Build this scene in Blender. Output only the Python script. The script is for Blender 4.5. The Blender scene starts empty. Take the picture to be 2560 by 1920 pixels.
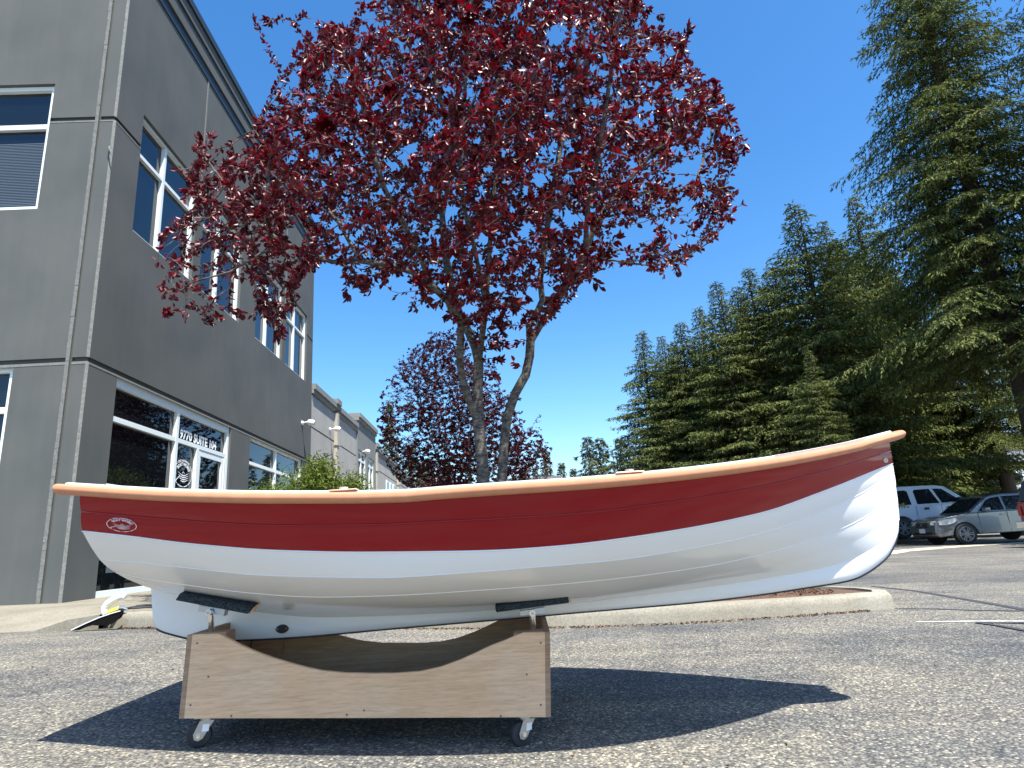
import bpy, bmesh, math, random
import numpy as np
from mathutils import Vector, Matrix, kdtree
from mathutils.bvhtree import BVHTree

random.seed(7)
rnd = random.random
def U(a, b): return a + (b - a) * random.random()
C = bpy.context.scene.collection
sc = bpy.context.scene

# ------------------------------------------------------------------ camera
PITCH, ROLL, F, CZ = 0.25143182, -0.06361499, 1549.0, 0.65
def cam_axes():
    cp, sp, cr, sr = math.cos(PITCH), math.sin(PITCH), math.cos(ROLL), math.sin(ROLL)
    x = Vector((1, 0, 0)); f = Vector((0, cp, sp)); u = Vector((0, -sp, cp))
    return cr * x + sr * u, cr * u - sr * x, f
AX, AU, AF = cam_axes()
CAM = Vector((0, 0, CZ))
cd = bpy.data.cameras.new('camera'); cam = bpy.data.objects.new('camera', cd); C.objects.link(cam)
cd.sensor_width = 36; cd.lens = 36 * F / 2560; cd.clip_start = 0.05; cd.clip_end = 3000
m = Matrix((AX, AU, -AF)).transposed().to_4x4(); m.translation = CAM
cam.matrix_world = m
sc.camera = cam

# ------------------------------------------------------------------ sky, sun, exposure
EL, AZ = math.radians(63), math.radians(58.5)      # sun elevation; azimuth from +X towards -Y
SUN = Vector((math.cos(EL) * math.cos(AZ), -math.cos(EL) * math.sin(AZ), math.sin(EL)))
w = bpy.data.worlds.new("World"); sc.world = w; w.use_nodes = True
nt = w.node_tree; bg = nt.nodes['Background']
sky = nt.nodes.new('ShaderNodeTexSky'); sky.sky_type = 'NISHITA'; sky.sun_disc = False
sky.sun_elevation = EL; sky.sun_rotation = math.pi / 2 + AZ
sky.air_density = 1.0; sky.dust_density = 0.7; sky.ozone_density = 3.0
hs = nt.nodes.new('ShaderNodeHueSaturation'); hs.inputs['Saturation'].default_value = 1.30
nt.links.new(sky.outputs[0], hs.inputs['Color']); nt.links.new(hs.outputs[0], bg.inputs[0])
bg.inputs[1].default_value = 0.13
ld = bpy.data.lights.new('sun', 'SUN'); ld.energy = 5.0; ld.angle = math.radians(0.53); ld.color = (1, 0.955, 0.88)
lo = bpy.data.objects.new('sun', ld); C.objects.link(lo)
lo.rotation_euler = SUN.to_track_quat('Z', 'Y').to_euler(); lo.location = (0, 0, 30)
sc.view_settings.view_transform = 'Standard'; sc.view_settings.look = 'None'
sc.view_settings.gamma = 1; sc.view_settings.exposure = 1.1
sc.render.engine = 'CYCLES'
sc.cycles.max_bounces = 6; sc.cycles.transparent_max_bounces = 4

# ------------------------------------------------------------------ geometry helpers
def ray(u, v): return AX * ((u - 1280) / F) + AU * ((960 - v) / F) + AF
def at_y(u, v, y):
    r = ray(u, v); return CAM + r * (y / r.y)
def gz(x, y):
    x2 = max(-40, min(30, x)); y2 = max(-10, min(60, y))
    return (CZ - .637 - .024 * (x2 + .6) + .003 * (y2 - 2.37)
            - .045 * math.tanh((x2 + .6) / 1.5) * math.exp(-((y2 - 2.4) / 4) ** 2))
def ground(u, v):
    r = ray(u, v); t = 5.0
    for i in range(200): t -= (CZ + r.z * t - gz(r.x * t, r.y * t)) / (r.z + .02)
    return CAM + r * t
def pchip(pts):
    xs = [p[0] for p in pts]; ys = [p[1] for p in pts]; n = len(xs)
    d = [(ys[i + 1] - ys[i]) / (xs[i + 1] - xs[i]) for i in range(n - 1)]
    m_ = [d[0]] + [0 if d[i - 1] * d[i] <= 0 else 2 * d[i - 1] * d[i] / (d[i - 1] + d[i]) for i in range(1, n - 1)] + [d[-1]]
    def f(x):
        if x <= xs[0]: return ys[0] + m_[0] * (x - xs[0])
        if x >= xs[-1]: return ys[-1] + m_[-1] * (x - xs[-1])
        i = 0
        while x > xs[i + 1]: i += 1
        h = xs[i + 1] - xs[i]; t = (x - xs[i]) / h
        return ((1 + 2 * t) * (1 - t) ** 2 * ys[i] + t * (1 - t) ** 2 * h * m_[i]
                + t * t * (3 - 2 * t) * ys[i + 1] + t * t * (t - 1) * h * m_[i + 1])
    return f

def tag(o, label=None, cat=None, group=None, kind=None):
    if label: o['label'] = label
    if cat: o['category'] = cat
    if group: o['group'] = group
    if kind: o['kind'] = kind
    return o
def empty(name, loc, rz=0, rot=None):
    o = bpy.data.objects.new(name, None); C.objects.link(o); o.location = loc
    o.rotation_euler = rot if rot else (0, 0, rz); o.empty_display_size = .2
    return o
class MB:
    """collects faces in WORLD or local coordinates and links them as one mesh object"""
    def __init__(s): s.v = []; s.f = []; s.mi = []; s.cur = 0
    def add(s, vs, fs):
        b = len(s.v); s.v.extend([tuple(p) for p in vs]); s.f.extend([tuple(i + b for i in f) for f in fs])
        s.mi.extend([s.cur] * len(fs)); return s
    def box(s, a, b, M=None):
        x0, y0, z0 = a; x1, y1, z1 = b
        vs = [(x0, y0, z0), (x1, y0, z0), (x1, y1, z0), (x0, y1, z0), (x0, y0, z1), (x1, y0, z1), (x1, y1, z1), (x0, y1, z1)]
        if M is not None: vs = [M @ Vector(p) for p in vs]
        return s.add(vs, [(0, 3, 2, 1), (4, 5, 6, 7), (0, 1, 5, 4), (1, 2, 6, 5), (2, 3, 7, 6), (3, 0, 4, 7)])
    def hexa(s, vs): return s.add(vs, [(0, 3, 2, 1), (4, 5, 6, 7), (0, 1, 5, 4), (1, 2, 6, 5), (2, 3, 7, 6), (3, 0, 4, 7)])
    def tube(s, pts, r, n=8, cap=True):
        pts = [Vector(p) for p in pts]; k = len(pts)
        rs = r if isinstance(r, (list, tuple)) else [r] * k
        d0 = (pts[1] - pts[0]).normalized(); a = d0.orthogonal().normalized(); vs = []
        for i, p in enumerate(pts):
            d = (pts[min(i + 1, k - 1)] - pts[max(i - 1, 0)])
            if d.length < 1e-9: d = d0
            d.normalize(); a = (a - d * a.dot(d))
            a = a.normalized() if a.length > 1e-6 else d.orthogonal().normalized()
            b = d.cross(a)
            for j in range(n):
                t = 2 * math.pi * j / n
                vs.append(p + (a * math.cos(t) + b * math.sin(t)) * rs[i])
        fs = [(i * n + j, i * n + (j + 1) % n, (i + 1) * n + (j + 1) % n, (i + 1) * n + j) for i in range(k - 1) for j in range(n)]
        if cap: fs += [tuple(range(n - 1, -1, -1)), tuple((k - 1) * n + j for j in range(n))]
        return s.add(vs, fs)
    def disc(s, c, axis, r, h, n=20, r2=None):
        c = Vector(c); ax = Vector(axis).normalized()
        return s.tube([c - ax * h / 2, c + ax * h / 2], [r, r2 or r], n)
    def prism(s, poly, ext):
        """poly: list of 3D points (planar), ext: extrusion vector"""
        n = len(poly); e = Vector(ext); vs = [Vector(p) for p in poly] + [Vector(p) + e for p in poly]
        return s.add(vs, [tuple(range(n - 1, -1, -1)), tuple(range(n, 2 * n))] + [(i, (i + 1) % n, n + (i + 1) % n, n + i) for i in range(n)])
    def build(s, name, mats, parent=None, smooth=False, bevel=0, fix=True, local=False):
        me = bpy.data.meshes.new(name); me.from_pydata(s.v, [], s.f)
        if not isinstance(mats, (list, tuple)): mats = [mats]
        for m_ in mats: me.materials.append(m_)
        if len(mats) > 1: me.polygons.foreach_set('material_index', s.mi)
        if fix:
            bm = bmesh.new(); bm.from_mesh(me); bmesh.ops.recalc_face_normals(bm, faces=bm.faces); bm.to_mesh(me); bm.free()
        if smooth: me.polygons.foreach_set('use_smooth', [True] * len(me.polygons))
        me.update()
        o = bpy.data.objects.new(name, me); C.objects.link(o)
        if bevel:
            b = o.modifiers.new('bevel', 'BEVEL'); b.width = bevel; b.segments = 2; b.limit_method = 'ANGLE'; b.angle_limit = math.radians(35)
        if smooth == 'auto':
            try: me.set_sharp_from_angle(angle=math.radians(35))
            except Exception: pass
        if parent is not None:
            o.parent = parent
            if not local:                                   # geometry was given in world coordinates
                M = Matrix.LocRotScale(parent.location, parent.rotation_euler, parent.scale)
                if parent.parent is not None:
                    pp = parent.parent; M = Matrix.LocRotScale(pp.location, pp.rotation_euler, pp.scale) @ parent.matrix_parent_inverse @ M
                o.matrix_parent_inverse = M.inverted()
        return o
def copy_tree(o, parent=None):
    c = o.copy(); C.objects.link(c)
    if parent is not None: c.parent = parent; c.matrix_parent_inverse = o.matrix_parent_inverse.copy()
    for ch in list(o.children): copy_tree(ch, c)
    return c

# ------------------------------------------------------------------ materials
def mat(name, col, rough=.6, metal=0., spec=.5, coat=0., noise=None, bump=None, transl=0., ior=1.5):
    """noise=(scale, amount, [colour2]); bump=(scale, strength, distance)"""
    mt = bpy.data.materials.new(name); mt.use_nodes = True; n = mt.node_tree; b = n.nodes['Principled BSDF']
    b.inputs['Base Color'].default_value = (*col, 1); b.inputs['Roughness'].default_value = rough
    b.inputs['Metallic'].default_value = metal; b.inputs['Specular IOR Level'].default_value = spec; b.inputs['IOR'].default_value = ior
    b.inputs['Coat Weight'].default_value = coat; b.inputs['Coat Roughness'].default_value = .04
    tc = n.nodes.new('ShaderNodeTexCoord')
    if noise:
        tx = n.nodes.new('ShaderNodeTexNoise'); tx.inputs['Scale'].default_value = noise[0]; tx.inputs['Detail'].default_value = 6
        n.links.new(tc.outputs['Object'], tx.inputs['Vector'])
        cr = n.nodes.new('ShaderNodeValToRGB'); a = noise[1]
        c2 = noise[2] if len(noise) > 2 else None
        cr.color_ramp.elements[0].position = .32; cr.color_ramp.elements[1].position = .68
        cr.color_ramp.elements[0].color = (*[c * (1 - a) for c in col], 1)
        cr.color_ramp.elements[1].color = (*(c2 or [min(1, c * (1 + a)) for c in col]), 1)
        n.links.new(tx.outputs[0], cr.inputs[0]); n.links.new(cr.outputs[0], b.inputs['Base Color'])
    if bump:
        tx = n.nodes.new('ShaderNodeTexNoise'); tx.inputs['Scale'].default_value = bump[0]; tx.inputs['Detail'].default_value = 4
        n.links.new(tc.outputs['Object'], tx.inputs['Vector'])
        bp = n.nodes.new('ShaderNodeBump'); bp.inputs['Strength'].default_value = bump[1]; bp.inputs['Distance'].default_value = bump[2]
        n.links.new(tx.outputs[0], bp.inputs['Height']); n.links.new(bp.outputs[0], b.inputs['Normal'])
    if transl:
        out = n.nodes['Material Output']; tr = n.nodes.new('ShaderNodeBsdfTranslucent'); mx = n.nodes.new('ShaderNodeMixShader')
        mx.inputs[0].default_value = transl; n.links.new(b.outputs[0], mx.inputs[1]); n.links.new(tr.outputs[0], mx.inputs[2])
        src = b.inputs['Base Color'].links[0].from_socket if b.inputs['Base Color'].links else None
        if src: n.links.new(src, tr.inputs[0])
        else: tr.inputs[0].default_value = (*col, 1)
        n.links.new(mx.outputs[0], out.inputs[0])
    return mt
def N(mt): return mt.node_tree, mt.node_tree.nodes, mt.node_tree.links

def leaf_mat(name, c1, c2, rough=.4, transl=.25, spec=.5, c3=None):
    """colour differs from leaf to leaf (random per mesh island)"""
    mt = mat(name, c1, rough, spec=spec); t, n, l = N(mt); b = n['Principled BSDF']; out = n['Material Output']
    g = n.new('ShaderNodeNewGeometry'); cr = n.new('ShaderNodeValToRGB')
    cr.color_ramp.elements[0].color = (*c1, 1); cr.color_ramp.elements[1].color = (*c2, 1)
    if c3: e = cr.color_ramp.elements.new(.86); e.color = (*c3, 1)
    l.new(g.outputs['Random Per Island'], cr.inputs[0]); l.new(cr.outputs[0], b.inputs['Base Color'])
    tr = n.new('ShaderNodeBsdfTranslucent'); mx = n.new('ShaderNodeMixShader'); mx.inputs[0].default_value = transl
    hs_ = n.new('ShaderNodeHueSaturation'); hs_.inputs['Saturation'].default_value = 1.1; hs_.inputs['Value'].default_value = 1.3
    l.new(cr.outputs[0], hs_.inputs['Color']); l.new(hs_.outputs[0], tr.inputs[0])
    l.new(b.outputs[0], mx.inputs[1]); l.new(tr.outputs[0], mx.inputs[2]); l.new(mx.outputs[0], out.inputs[0])
    return mt

def asphalt():
    mt = mat('asphalt', (.2, .2, .19), .85, spec=.3); t, n, l = N(mt); b = n['Principled BSDF']; tc = n.new('ShaderNodeTexCoord')
    def vor(s, rot=0):
        v = n.new('ShaderNodeTexVoronoi'); v.inputs['Scale'].default_value = s; l.new(tc.outputs['Object'], v.inputs['Vector']); return v
    v1 = vor(95); v2 = vor(210)
    r1 = n.new('ShaderNodeValToRGB'); l.new(v1.outputs['Color'], r1.inputs[0])
    for e, (p, c) in zip([r1.color_ramp.elements[0], r1.color_ramp.elements[1]], [(.10, (.10, .102, .104)), (.93, (.60, .545, .44))]): e.position = p; e.color = (*c, 1)
    e = r1.color_ramp.elements.new(.5); e.color = (.20, .198, .19, 1); e = r1.color_ramp.elements.new(.76); e.color = (.31, .295, .255, 1)
    r2 = n.new('ShaderNodeValToRGB'); l.new(v1.outputs['Distance'], r2.inputs[0])
    r2.color_ramp.elements[0].color = (1, 1, 1, 1); r2.color_ramp.elements[0].position = .35
    r2.color_ramp.elements[1].color = (.35, .35, .36, 1); r2.color_ramp.elements[1].position = .75
    mu = n.new('ShaderNodeMix'); mu.data_type = 'RGBA'; mu.blend_type = 'MULTIPLY'; mu.inputs[0].default_value = .8
    l.new(r1.outputs[0], mu.inputs[6]); l.new(r2.outputs[0], mu.inputs[7])
    # worn and dark patches, stretched tyre streaks
    mp = n.new('ShaderNodeMapping'); mp.inputs['Scale'].default_value = (.5, 1.1, 1); mp.inputs['Rotation'].default_value = (0, 0, .12); l.new(tc.outputs['Object'], mp.inputs['Vector'])
    nz = n.new('ShaderNodeTexNoise'); nz.inputs['Scale'].default_value = 1.5; nz.inputs['Detail'].default_value = 7; nz.inputs['Roughness'].default_value = .65; l.new(mp.outputs[0], nz.inputs['Vector'])
    r3 = n.new('ShaderNodeValToRGB'); l.new(nz.outputs[0], r3.inputs[0])
    r3.color_ramp.elements[0].position = .36; r3.color_ramp.elements[0].color = (.66, .685, .725, 1)
    r3.color_ramp.elements[1].position = .58; r3.color_ramp.elements[1].color = (1.04, 1.0, .92, 1)
    m2 = n.new('ShaderNodeMix'); m2.data_type = 'RGBA'; m2.blend_type = 'MULTIPLY'; m2.inputs[0].default_value = 1
    l.new(mu.outputs[2], m2.inputs[6]); l.new(r3.outputs[0], m2.inputs[7])
    mp2 = n.new('ShaderNodeMapping'); mp2.inputs['Scale'].default_value = (.10, 3.2, 1); mp2.inputs['Rotation'].default_value = (0, 0, -.06); l.new(tc.outputs['Object'], mp2.inputs['Vector'])
    n2 = n.new('ShaderNodeTexNoise'); n2.inputs['Scale'].default_value = 1.3; n2.inputs['Detail'].default_value = 5; l.new(mp2.outputs[0], n2.inputs['Vector'])
    r4 = n.new('ShaderNodeValToRGB'); l.new(n2.outputs[0], r4.inputs[0])
    r4.color_ramp.elements[0].position = .36; r4.color_ramp.elements[0].color = (.82, .835, .855, 1)
    r4.color_ramp.elements[1].position = .55; r4.color_ramp.elements[1].color = (1, 1, 1, 1)
    m3 = n.new('ShaderNodeMix'); m3.data_type = 'RGBA'; m3.blend_type = 'MULTIPLY'; m3.inputs[0].default_value = 1
    l.new(m2.outputs[2], m3.inputs[6]); l.new(r4.outputs[0], m3.inputs[7])
    n5 = n.new('ShaderNodeTexNoise'); n5.inputs['Scale'].default_value = .42; n5.inputs['Detail'].default_value = 9; n5.inputs['Roughness'].default_value = .72; n5.inputs['Distortion'].default_value = .6; l.new(tc.outputs['Object'], n5.inputs['Vector'])
    r5 = n.new('ShaderNodeValToRGB'); l.new(n5.outputs[0], r5.inputs[0])
    r5.color_ramp.elements[0].position = .38; r5.color_ramp.elements[0].color = (.72, .735, .76, 1); r5.color_ramp.elements[1].position = .52; r5.color_ramp.elements[1].color = (1.05, 1.04, 1.0, 1)
    v6 = n.new('ShaderNodeTexVoronoi'); v6.inputs['Scale'].default_value = .9; v6.inputs['Randomness'].default_value = 1; l.new(tc.outputs['Object'], v6.inputs['Vector'])
    r6 = n.new('ShaderNodeValToRGB'); l.new(v6.outputs['Distance'], r6.inputs[0])
    r6.color_ramp.elements[0].position = .03; r6.color_ramp.elements[0].color = (.6, .6, .62, 1); r6.color_ramp.elements[1].position = .09; r6.color_ramp.elements[1].color = (1, 1, 1, 1)
    last = m3.outputs[2]
    for rr in (r5, r6):
        mm = n.new('ShaderNodeMix'); mm.data_type = 'RGBA'; mm.blend_type = 'MULTIPLY'; mm.inputs[0].default_value = 1
        l.new(last, mm.inputs[6]); l.new(rr.outputs[0], mm.inputs[7]); last = mm.outputs[2]
    l.new(last, b.inputs['Base Color'])
    bp = n.new('ShaderNodeBump'); bp.inputs['Strength'].default_value = .75; bp.inputs['Distance'].default_value = .006
    iv = n.new('ShaderNodeMath'); iv.operation = 'SUBTRACT'; iv.inputs[0].default_value = 1; l.new(v1.outputs['Distance'], iv.inputs[1])
    ad = n.new('ShaderNodeMath'); ad.operation = 'ADD'; l.new(iv.outputs[0], ad.inputs[0]); l.new(v1.outputs['Color'], ad.inputs[1])
    l.new(ad.outputs[0], bp.inputs['Height']); l.new(bp.outputs[0], b.inputs['Normal'])
    return mt

def concrete(name, base, sc_=38):
    mt = mat(name, base, .9, spec=.25); t, n, l = N(mt); b = n['Principled BSDF']; tc = n.new('ShaderNodeTexCoord')
    v = n.new('ShaderNodeTexNoise'); v.inputs['Scale'].default_value = sc_; v.inputs['Detail'].default_value = 8; v.inputs['Roughness'].default_value = .8; l.new(tc.outputs['Object'], v.inputs['Vector'])
    r = n.new('ShaderNodeValToRGB'); r.color_ramp.elements[0].position = .3; r.color_ramp.elements[1].position = .68
    r.color_ramp.elements[0].color = (*[c * .62 for c in base], 1); r.color_ramp.elements[1].color = (*[min(1, c * 1.25) for c in base], 1)
    l.new(v.outputs[0], r.inputs[0])
    v2 = n.new('ShaderNodeTexNoise'); v2.inputs['Scale'].default_value = 2.2; v2.inputs['Detail'].default_value = 5; l.new(tc.outputs['Object'], v2.inputs['Vector'])
    r2 = n.new('ShaderNodeValToRGB'); r2.color_ramp.elements[0].position = .3; r2.color_ramp.elements[1].position = .7
    r2.color_ramp.elements[0].color = (.78, .76, .72, 1); r2.color_ramp.elements[1].color = (1.05, 1.05, 1.05, 1); l.new(v2.outputs[0], r2.inputs[0])
    m_ = n.new('ShaderNodeMix'); m_.data_type = 'RGBA'; m_.blend_type = 'MULTIPLY'; m_.inputs[0].default_value = 1
    l.new(r.outputs[0], m_.inputs[6]); l.new(r2.outputs[0], m_.inputs[7]); l.new(m_.outputs[2], b.inputs['Base Color'])
    bp = n.new('ShaderNodeBump'); bp.inputs['Strength'].default_value = .5; bp.inputs['Distance'].default_value = .004
    l.new(v.outputs[0], bp.inputs['Height']); l.new(bp.outputs[0], b.inputs['Normal'])
    return mt

def plywood(name, c1, c2):
    mt = mat(name, c1, .6, spec=.3); t, n, l = N(mt); b = n['Principled BSDF']; tc = n.new('ShaderNodeTexCoord')
    mp = n.new('ShaderNodeMapping'); mp.inputs['Scale'].default_value = (1.6, 8, 22); mp.inputs['Rotation'].default_value = (0, -.09, 0); l.new(tc.outputs['Object'], mp.inputs['Vector'])
    nz = n.new('ShaderNodeTexNoise'); nz.inputs['Scale'].default_value = 3.2; nz.inputs['Detail'].default_value = 8; nz.inputs['Distortion'].default_value = .9; l.new(mp.outputs[0], nz.inputs['Vector'])
    r = n.new('ShaderNodeValToRGB'); r.color_ramp.elements[0].position = .36; r.color_ramp.elements[1].position = .62
    r.color_ramp.elements[0].color = (*c2, 1); r.color_ramp.elements[1].color = (*c1, 1); l.new(nz.outputs[0], r.inputs[0])
    mp2 = n.new('ShaderNodeMapping'); mp2.inputs['Scale'].default_value = (12, 30, 120); l.new(tc.outputs['Object'], mp2.inputs['Vector'])
    n2 = n.new('ShaderNodeTexNoise'); n2.inputs['Scale'].default_value = 2.2; n2.inputs['Detail'].default_value = 3; l.new(mp2.outputs[0], n2.inputs['Vector'])
    r2 = n.new('ShaderNodeValToRGB'); r2.color_ramp.elements[0].position = .3; r2.color_ramp.elements[1].position = .55
    r2.color_ramp.elements[0].color = (.86, .84, .80, 1); r2.color_ramp.elements[1].color = (1, 1, 1, 1); l.new(n2.outputs[0], r2.inputs[0])
    m_ = n.new('ShaderNodeMix'); m_.data_type = 'RGBA'; m_.blend_type = 'MULTIPLY'; m_.inputs[0].default_value = 1
    l.new(r.outputs[0], m_.inputs[6]); l.new(r2.outputs[0], m_.inputs[7])
    n3 = n.new('ShaderNodeTexNoise'); n3.inputs['Scale'].default_value = 3; n3.inputs['Detail'].default_value = 4; l.new(tc.outputs['Object'], n3.inputs['Vector'])
    r3 = n.new('ShaderNodeValToRGB'); r3.color_ramp.elements[0].position = .3; r3.color_ramp.elements[1].position = .66
    r3.color_ramp.elements[0].color = (1, 1, 1, 1); r3.color_ramp.elements[1].color = (1.0, .86, .74, 1); l.new(n3.outputs[0], r3.inputs[0])
    m2 = n.new('ShaderNodeMix'); m2.data_type = 'RGBA'; m2.blend_type = 'MULTIPLY'; m2.inputs[0].default_value = .8
    l.new(m_.outputs[2], m2.inputs[6]); l.new(r3.outputs[0], m2.inputs[7]); l.new(m2.outputs[2], b.inputs['Base Color'])
    return mt

def bark(name, c1, c2):
    mt = mat(name, c1, .9, spec=.2); t, n, l = N(mt); b = n['Principled BSDF']; tc = n.new('ShaderNodeTexCoord')
    mp = n.new('ShaderNodeMapping'); mp.inputs['Scale'].default_value = (9, 9, 22); l.new(tc.outputs['Object'], mp.inputs['Vector'])
    nz = n.new('ShaderNodeTexNoise'); nz.inputs['Scale'].default_value = 1.6; nz.inputs['Detail'].default_value = 8; nz.inputs['Roughness'].default_value = .7; l.new(mp.outputs[0], nz.inputs['Vector'])
    r = n.new('ShaderNodeValToRGB'); r.color_ramp.elements[0].position = .38; r.color_ramp.elements[1].position = .66
    r.color_ramp.elements[0].color = (*c1, 1); r.color_ramp.elements[1].color = (*c2, 1); l.new(nz.outputs[0], r.inputs[0]); l.new(r.outputs[0], b.inputs['Base Color'])
    bp = n.new('ShaderNodeBump'); bp.inputs['Strength'].default_value = .8; bp.inputs['Distance'].default_value = .01
    l.new(nz.outputs[0], bp.inputs['Height']); l.new(bp.outputs[0], b.inputs['Normal'])
    return mt

M = {}
M['asphalt'] = asphalt()
M['concrete'] = concrete('concrete', (.255, .235, .185))
M['screw'] = mat('dull_screw', (.16, .14, .12), .5, metal=.4)
M['kerb'] = concrete('kerb_concrete', (.30, .28, .225), 55)
M['mulch'] = concrete('bark_mulch', (.13, .08, .055), 45)
M['edge_and_highlight'] = mat('worn_lit_edge_paint', (.17, .175, .165), .85, noise=(30, .25))  # worn corner edge tone; on the groove strips it paints sunlit chamfers
M['wall'] = mat('grey_wall_paint', (.090, .096, .094), .8, spec=.3, noise=(1.1, .06), bump=(70, .25, .003))
def weather(mt, col):
    t, n, l = N(mt); b = n['Principled BSDF']; tc = n.new('ShaderNodeTexCoord'); src = b.inputs['Base Color'].links[0].from_socket
    mp = n.new('ShaderNodeMapping'); mp.inputs['Scale'].default_value = (5, 5, .35); l.new(tc.outputs['Object'], mp.inputs['Vector'])
    a = n.new('ShaderNodeTexNoise'); a.inputs['Scale'].default_value = 1.4; a.inputs['Detail'].default_value = 7; a.inputs['Roughness'].default_value = .65; l.new(mp.outputs[0], a.inputs['Vector'])
    ra = n.new('ShaderNodeValToRGB'); ra.color_ramp.elements[0].position = .35; ra.color_ramp.elements[1].position = .7; ra.color_ramp.elements[0].color = (.96, .96, .95, 1); ra.color_ramp.elements[1].color = (1.05, 1.045, 1.03, 1); l.new(a.outputs[0], ra.inputs[0])
    c = n.new('ShaderNodeTexNoise'); c.inputs['Scale'].default_value = .9; c.inputs['Detail'].default_value = 3; l.new(tc.outputs['Object'], c.inputs['Vector'])
    rc = n.new('ShaderNodeValToRGB'); rc.color_ramp.elements[0].position = .35; rc.color_ramp.elements[1].position = .65; rc.color_ramp.elements[0].color = (.90, .92, .92, 1); rc.color_ramp.elements[1].color = (1.08, 1.06, 1.04, 1); l.new(c.outputs[0], rc.inputs[0])
    v = n.new('ShaderNodeTexVoronoi'); v.inputs['Scale'].default_value = 1.9; l.new(tc.outputs['Object'], v.inputs['Vector'])
    rv = n.new('ShaderNodeValToRGB'); rv.color_ramp.elements[0].position = .012; rv.color_ramp.elements[1].position = .02; rv.color_ramp.elements[0].color = (.35, .35, .35, 1); rv.color_ramp.elements[1].color = (1, 1, 1, 1); l.new(v.outputs['Distance'], rv.inputs[0])
    for o_ in (ra, rc, rv):
        m_ = n.new('ShaderNodeMix'); m_.data_type = 'RGBA'; m_.blend_type = 'MULTIPLY'; m_.inputs[0].default_value = 1
        l.new(src, m_.inputs[6]); l.new(o_.outputs[0], m_.inputs[7]); src = m_.outputs[2]
    l.new(src, b.inputs['Base Color'])
weather(M['wall'], None)
M['wall_light'] = mat('light_grey_stucco', (.36, .355, .33), .9, spec=.2, noise=(1.5, .07), bump=(55, .5, .01))
M['wall_mid'] = mat('mid_grey_stucco', (.19, .195, .19), .9, spec=.2, noise=(1.5, .06), bump=(55, .5, .01))
M['cornice'] = mat('cornice_paint', (.20, .205, .195), .8, noise=(2, .06))
M['flashing_and_shade'] = mat('dark_flashing_and_shade', (.022, .03, .034), .45)
M['sealant'] = mat('sealant', (.165, .17, .16), .85, noise=(60, .2), bump=(90, .8, .01))
M['alu'] = mat('white_aluminium', (.72, .78, .78), .4, spec=.5)
M['glass'] = mat('dark_glass', (.004, .006, .008), .02, spec=.5, ior=1.62)
M['blind'] = mat('blind', (.07, .10, .13), .7)
M['paper'] = mat('white_vinyl', (.85, .85, .85), .6)
M['white_lamp'] = mat('white_fitting', (.75, .75, .72), .5)
M['dark'] = mat('dark_plastic', (.015, .015, .017), .5)
M['pipe'] = mat('beige_pipe', (.38, .35, .28), .6)
M['gel_white'] = mat('white_gelcoat', (.86, .86, .85), .14, spec=.4, coat=.3, noise=(.9, .015))
M['gel_red'] = mat('red_gelcoat', (.28, .005, .008), .10, spec=.3, coat=.12, noise=(1.2, .05))
M['logo'] = mat('logo_vinyl', (.78, .62, .62), .5)
M['rail'] = mat('orange_rub_rail', (.56, .255, .14), .5, spec=.3, noise=(25, .06))
M['steel'] = mat('galvanised_steel', (.42, .44, .45), .32, metal=.85)
M['chrome'] = mat('chrome', (.8, .8, .8), .12, metal=1)
M['bronze'] = mat('bronze_plate', (.66, .52, .42), .4, metal=.4)
M['carpet'] = mat('bunk_carpet', (.045, .055, .062), 1, spec=.05, noise=(160, .6), bump=(260, 1, .006))
M['rubber'] = mat('black_rubber', (.025, .025, .028), .7, noise=(30, .3))
M['ply'] = plywood('plywood', (.76, .53, .34), (.66, .45, .28))
M['ply_edge'] = plywood('plywood_edge', (.40, .27, .18), (.30, .19, .12))
M['ply_in'] = plywood('plywood_inside', (.46, .33, .21), (.36, .24, .14))
M['tar'] = mat('tar_seal', (.045, .048, .055), .7, noise=(8, .2))
M['line_white'] = mat('road_paint_white', (.62, .62, .58), .8, noise=(25, .35))
M['line_cream'] = mat('road_paint_cream', (.55, .50, .34), .8, noise=(8, .2))
M['plum_leaf'] = leaf_mat('plum_leaf', (.022, .002, .004), (.095, .004, .009), .38, .24, .45, c3=(.19, .008, .014))
M['plum_leaf_far'] = leaf_mat('plum_leaf_distant', (.03, .005, .008), (.10, .010, .016), .55, .25, .3)  # duller leaf tone for the far plum and the red bushes
M['plum_bark'] = bark('plum_bark', (.038, .032, .028), (.19, .175, .15))
M['twig'] = bark('twig_bark', (.06, .048, .042), (.30, .27, .24))
M['fir'] = leaf_mat('fir_needles', (.020, .040, .010), (.085, .12, .030), .8, .15, .12, c3=(.19, .21, .065))
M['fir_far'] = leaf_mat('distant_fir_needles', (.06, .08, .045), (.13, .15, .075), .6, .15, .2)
M['fir_bark'] = bark('fir_bark', (.04, .03, .025), (.10, .08, .06))
M['shrub'] = leaf_mat('shrub_leaves', (.04, .075, .012), (.20, .25, .04), .5, .3, .3)
M['weed'] = leaf_mat('weed_leaves', (.1, .14, .03), (.22, .26, .06), .5, .3, .3)
M['litter'] = leaf_mat('dry_litter', (.03, .015, .01), (.20, .11, .065), .9, .0, .2)

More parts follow.
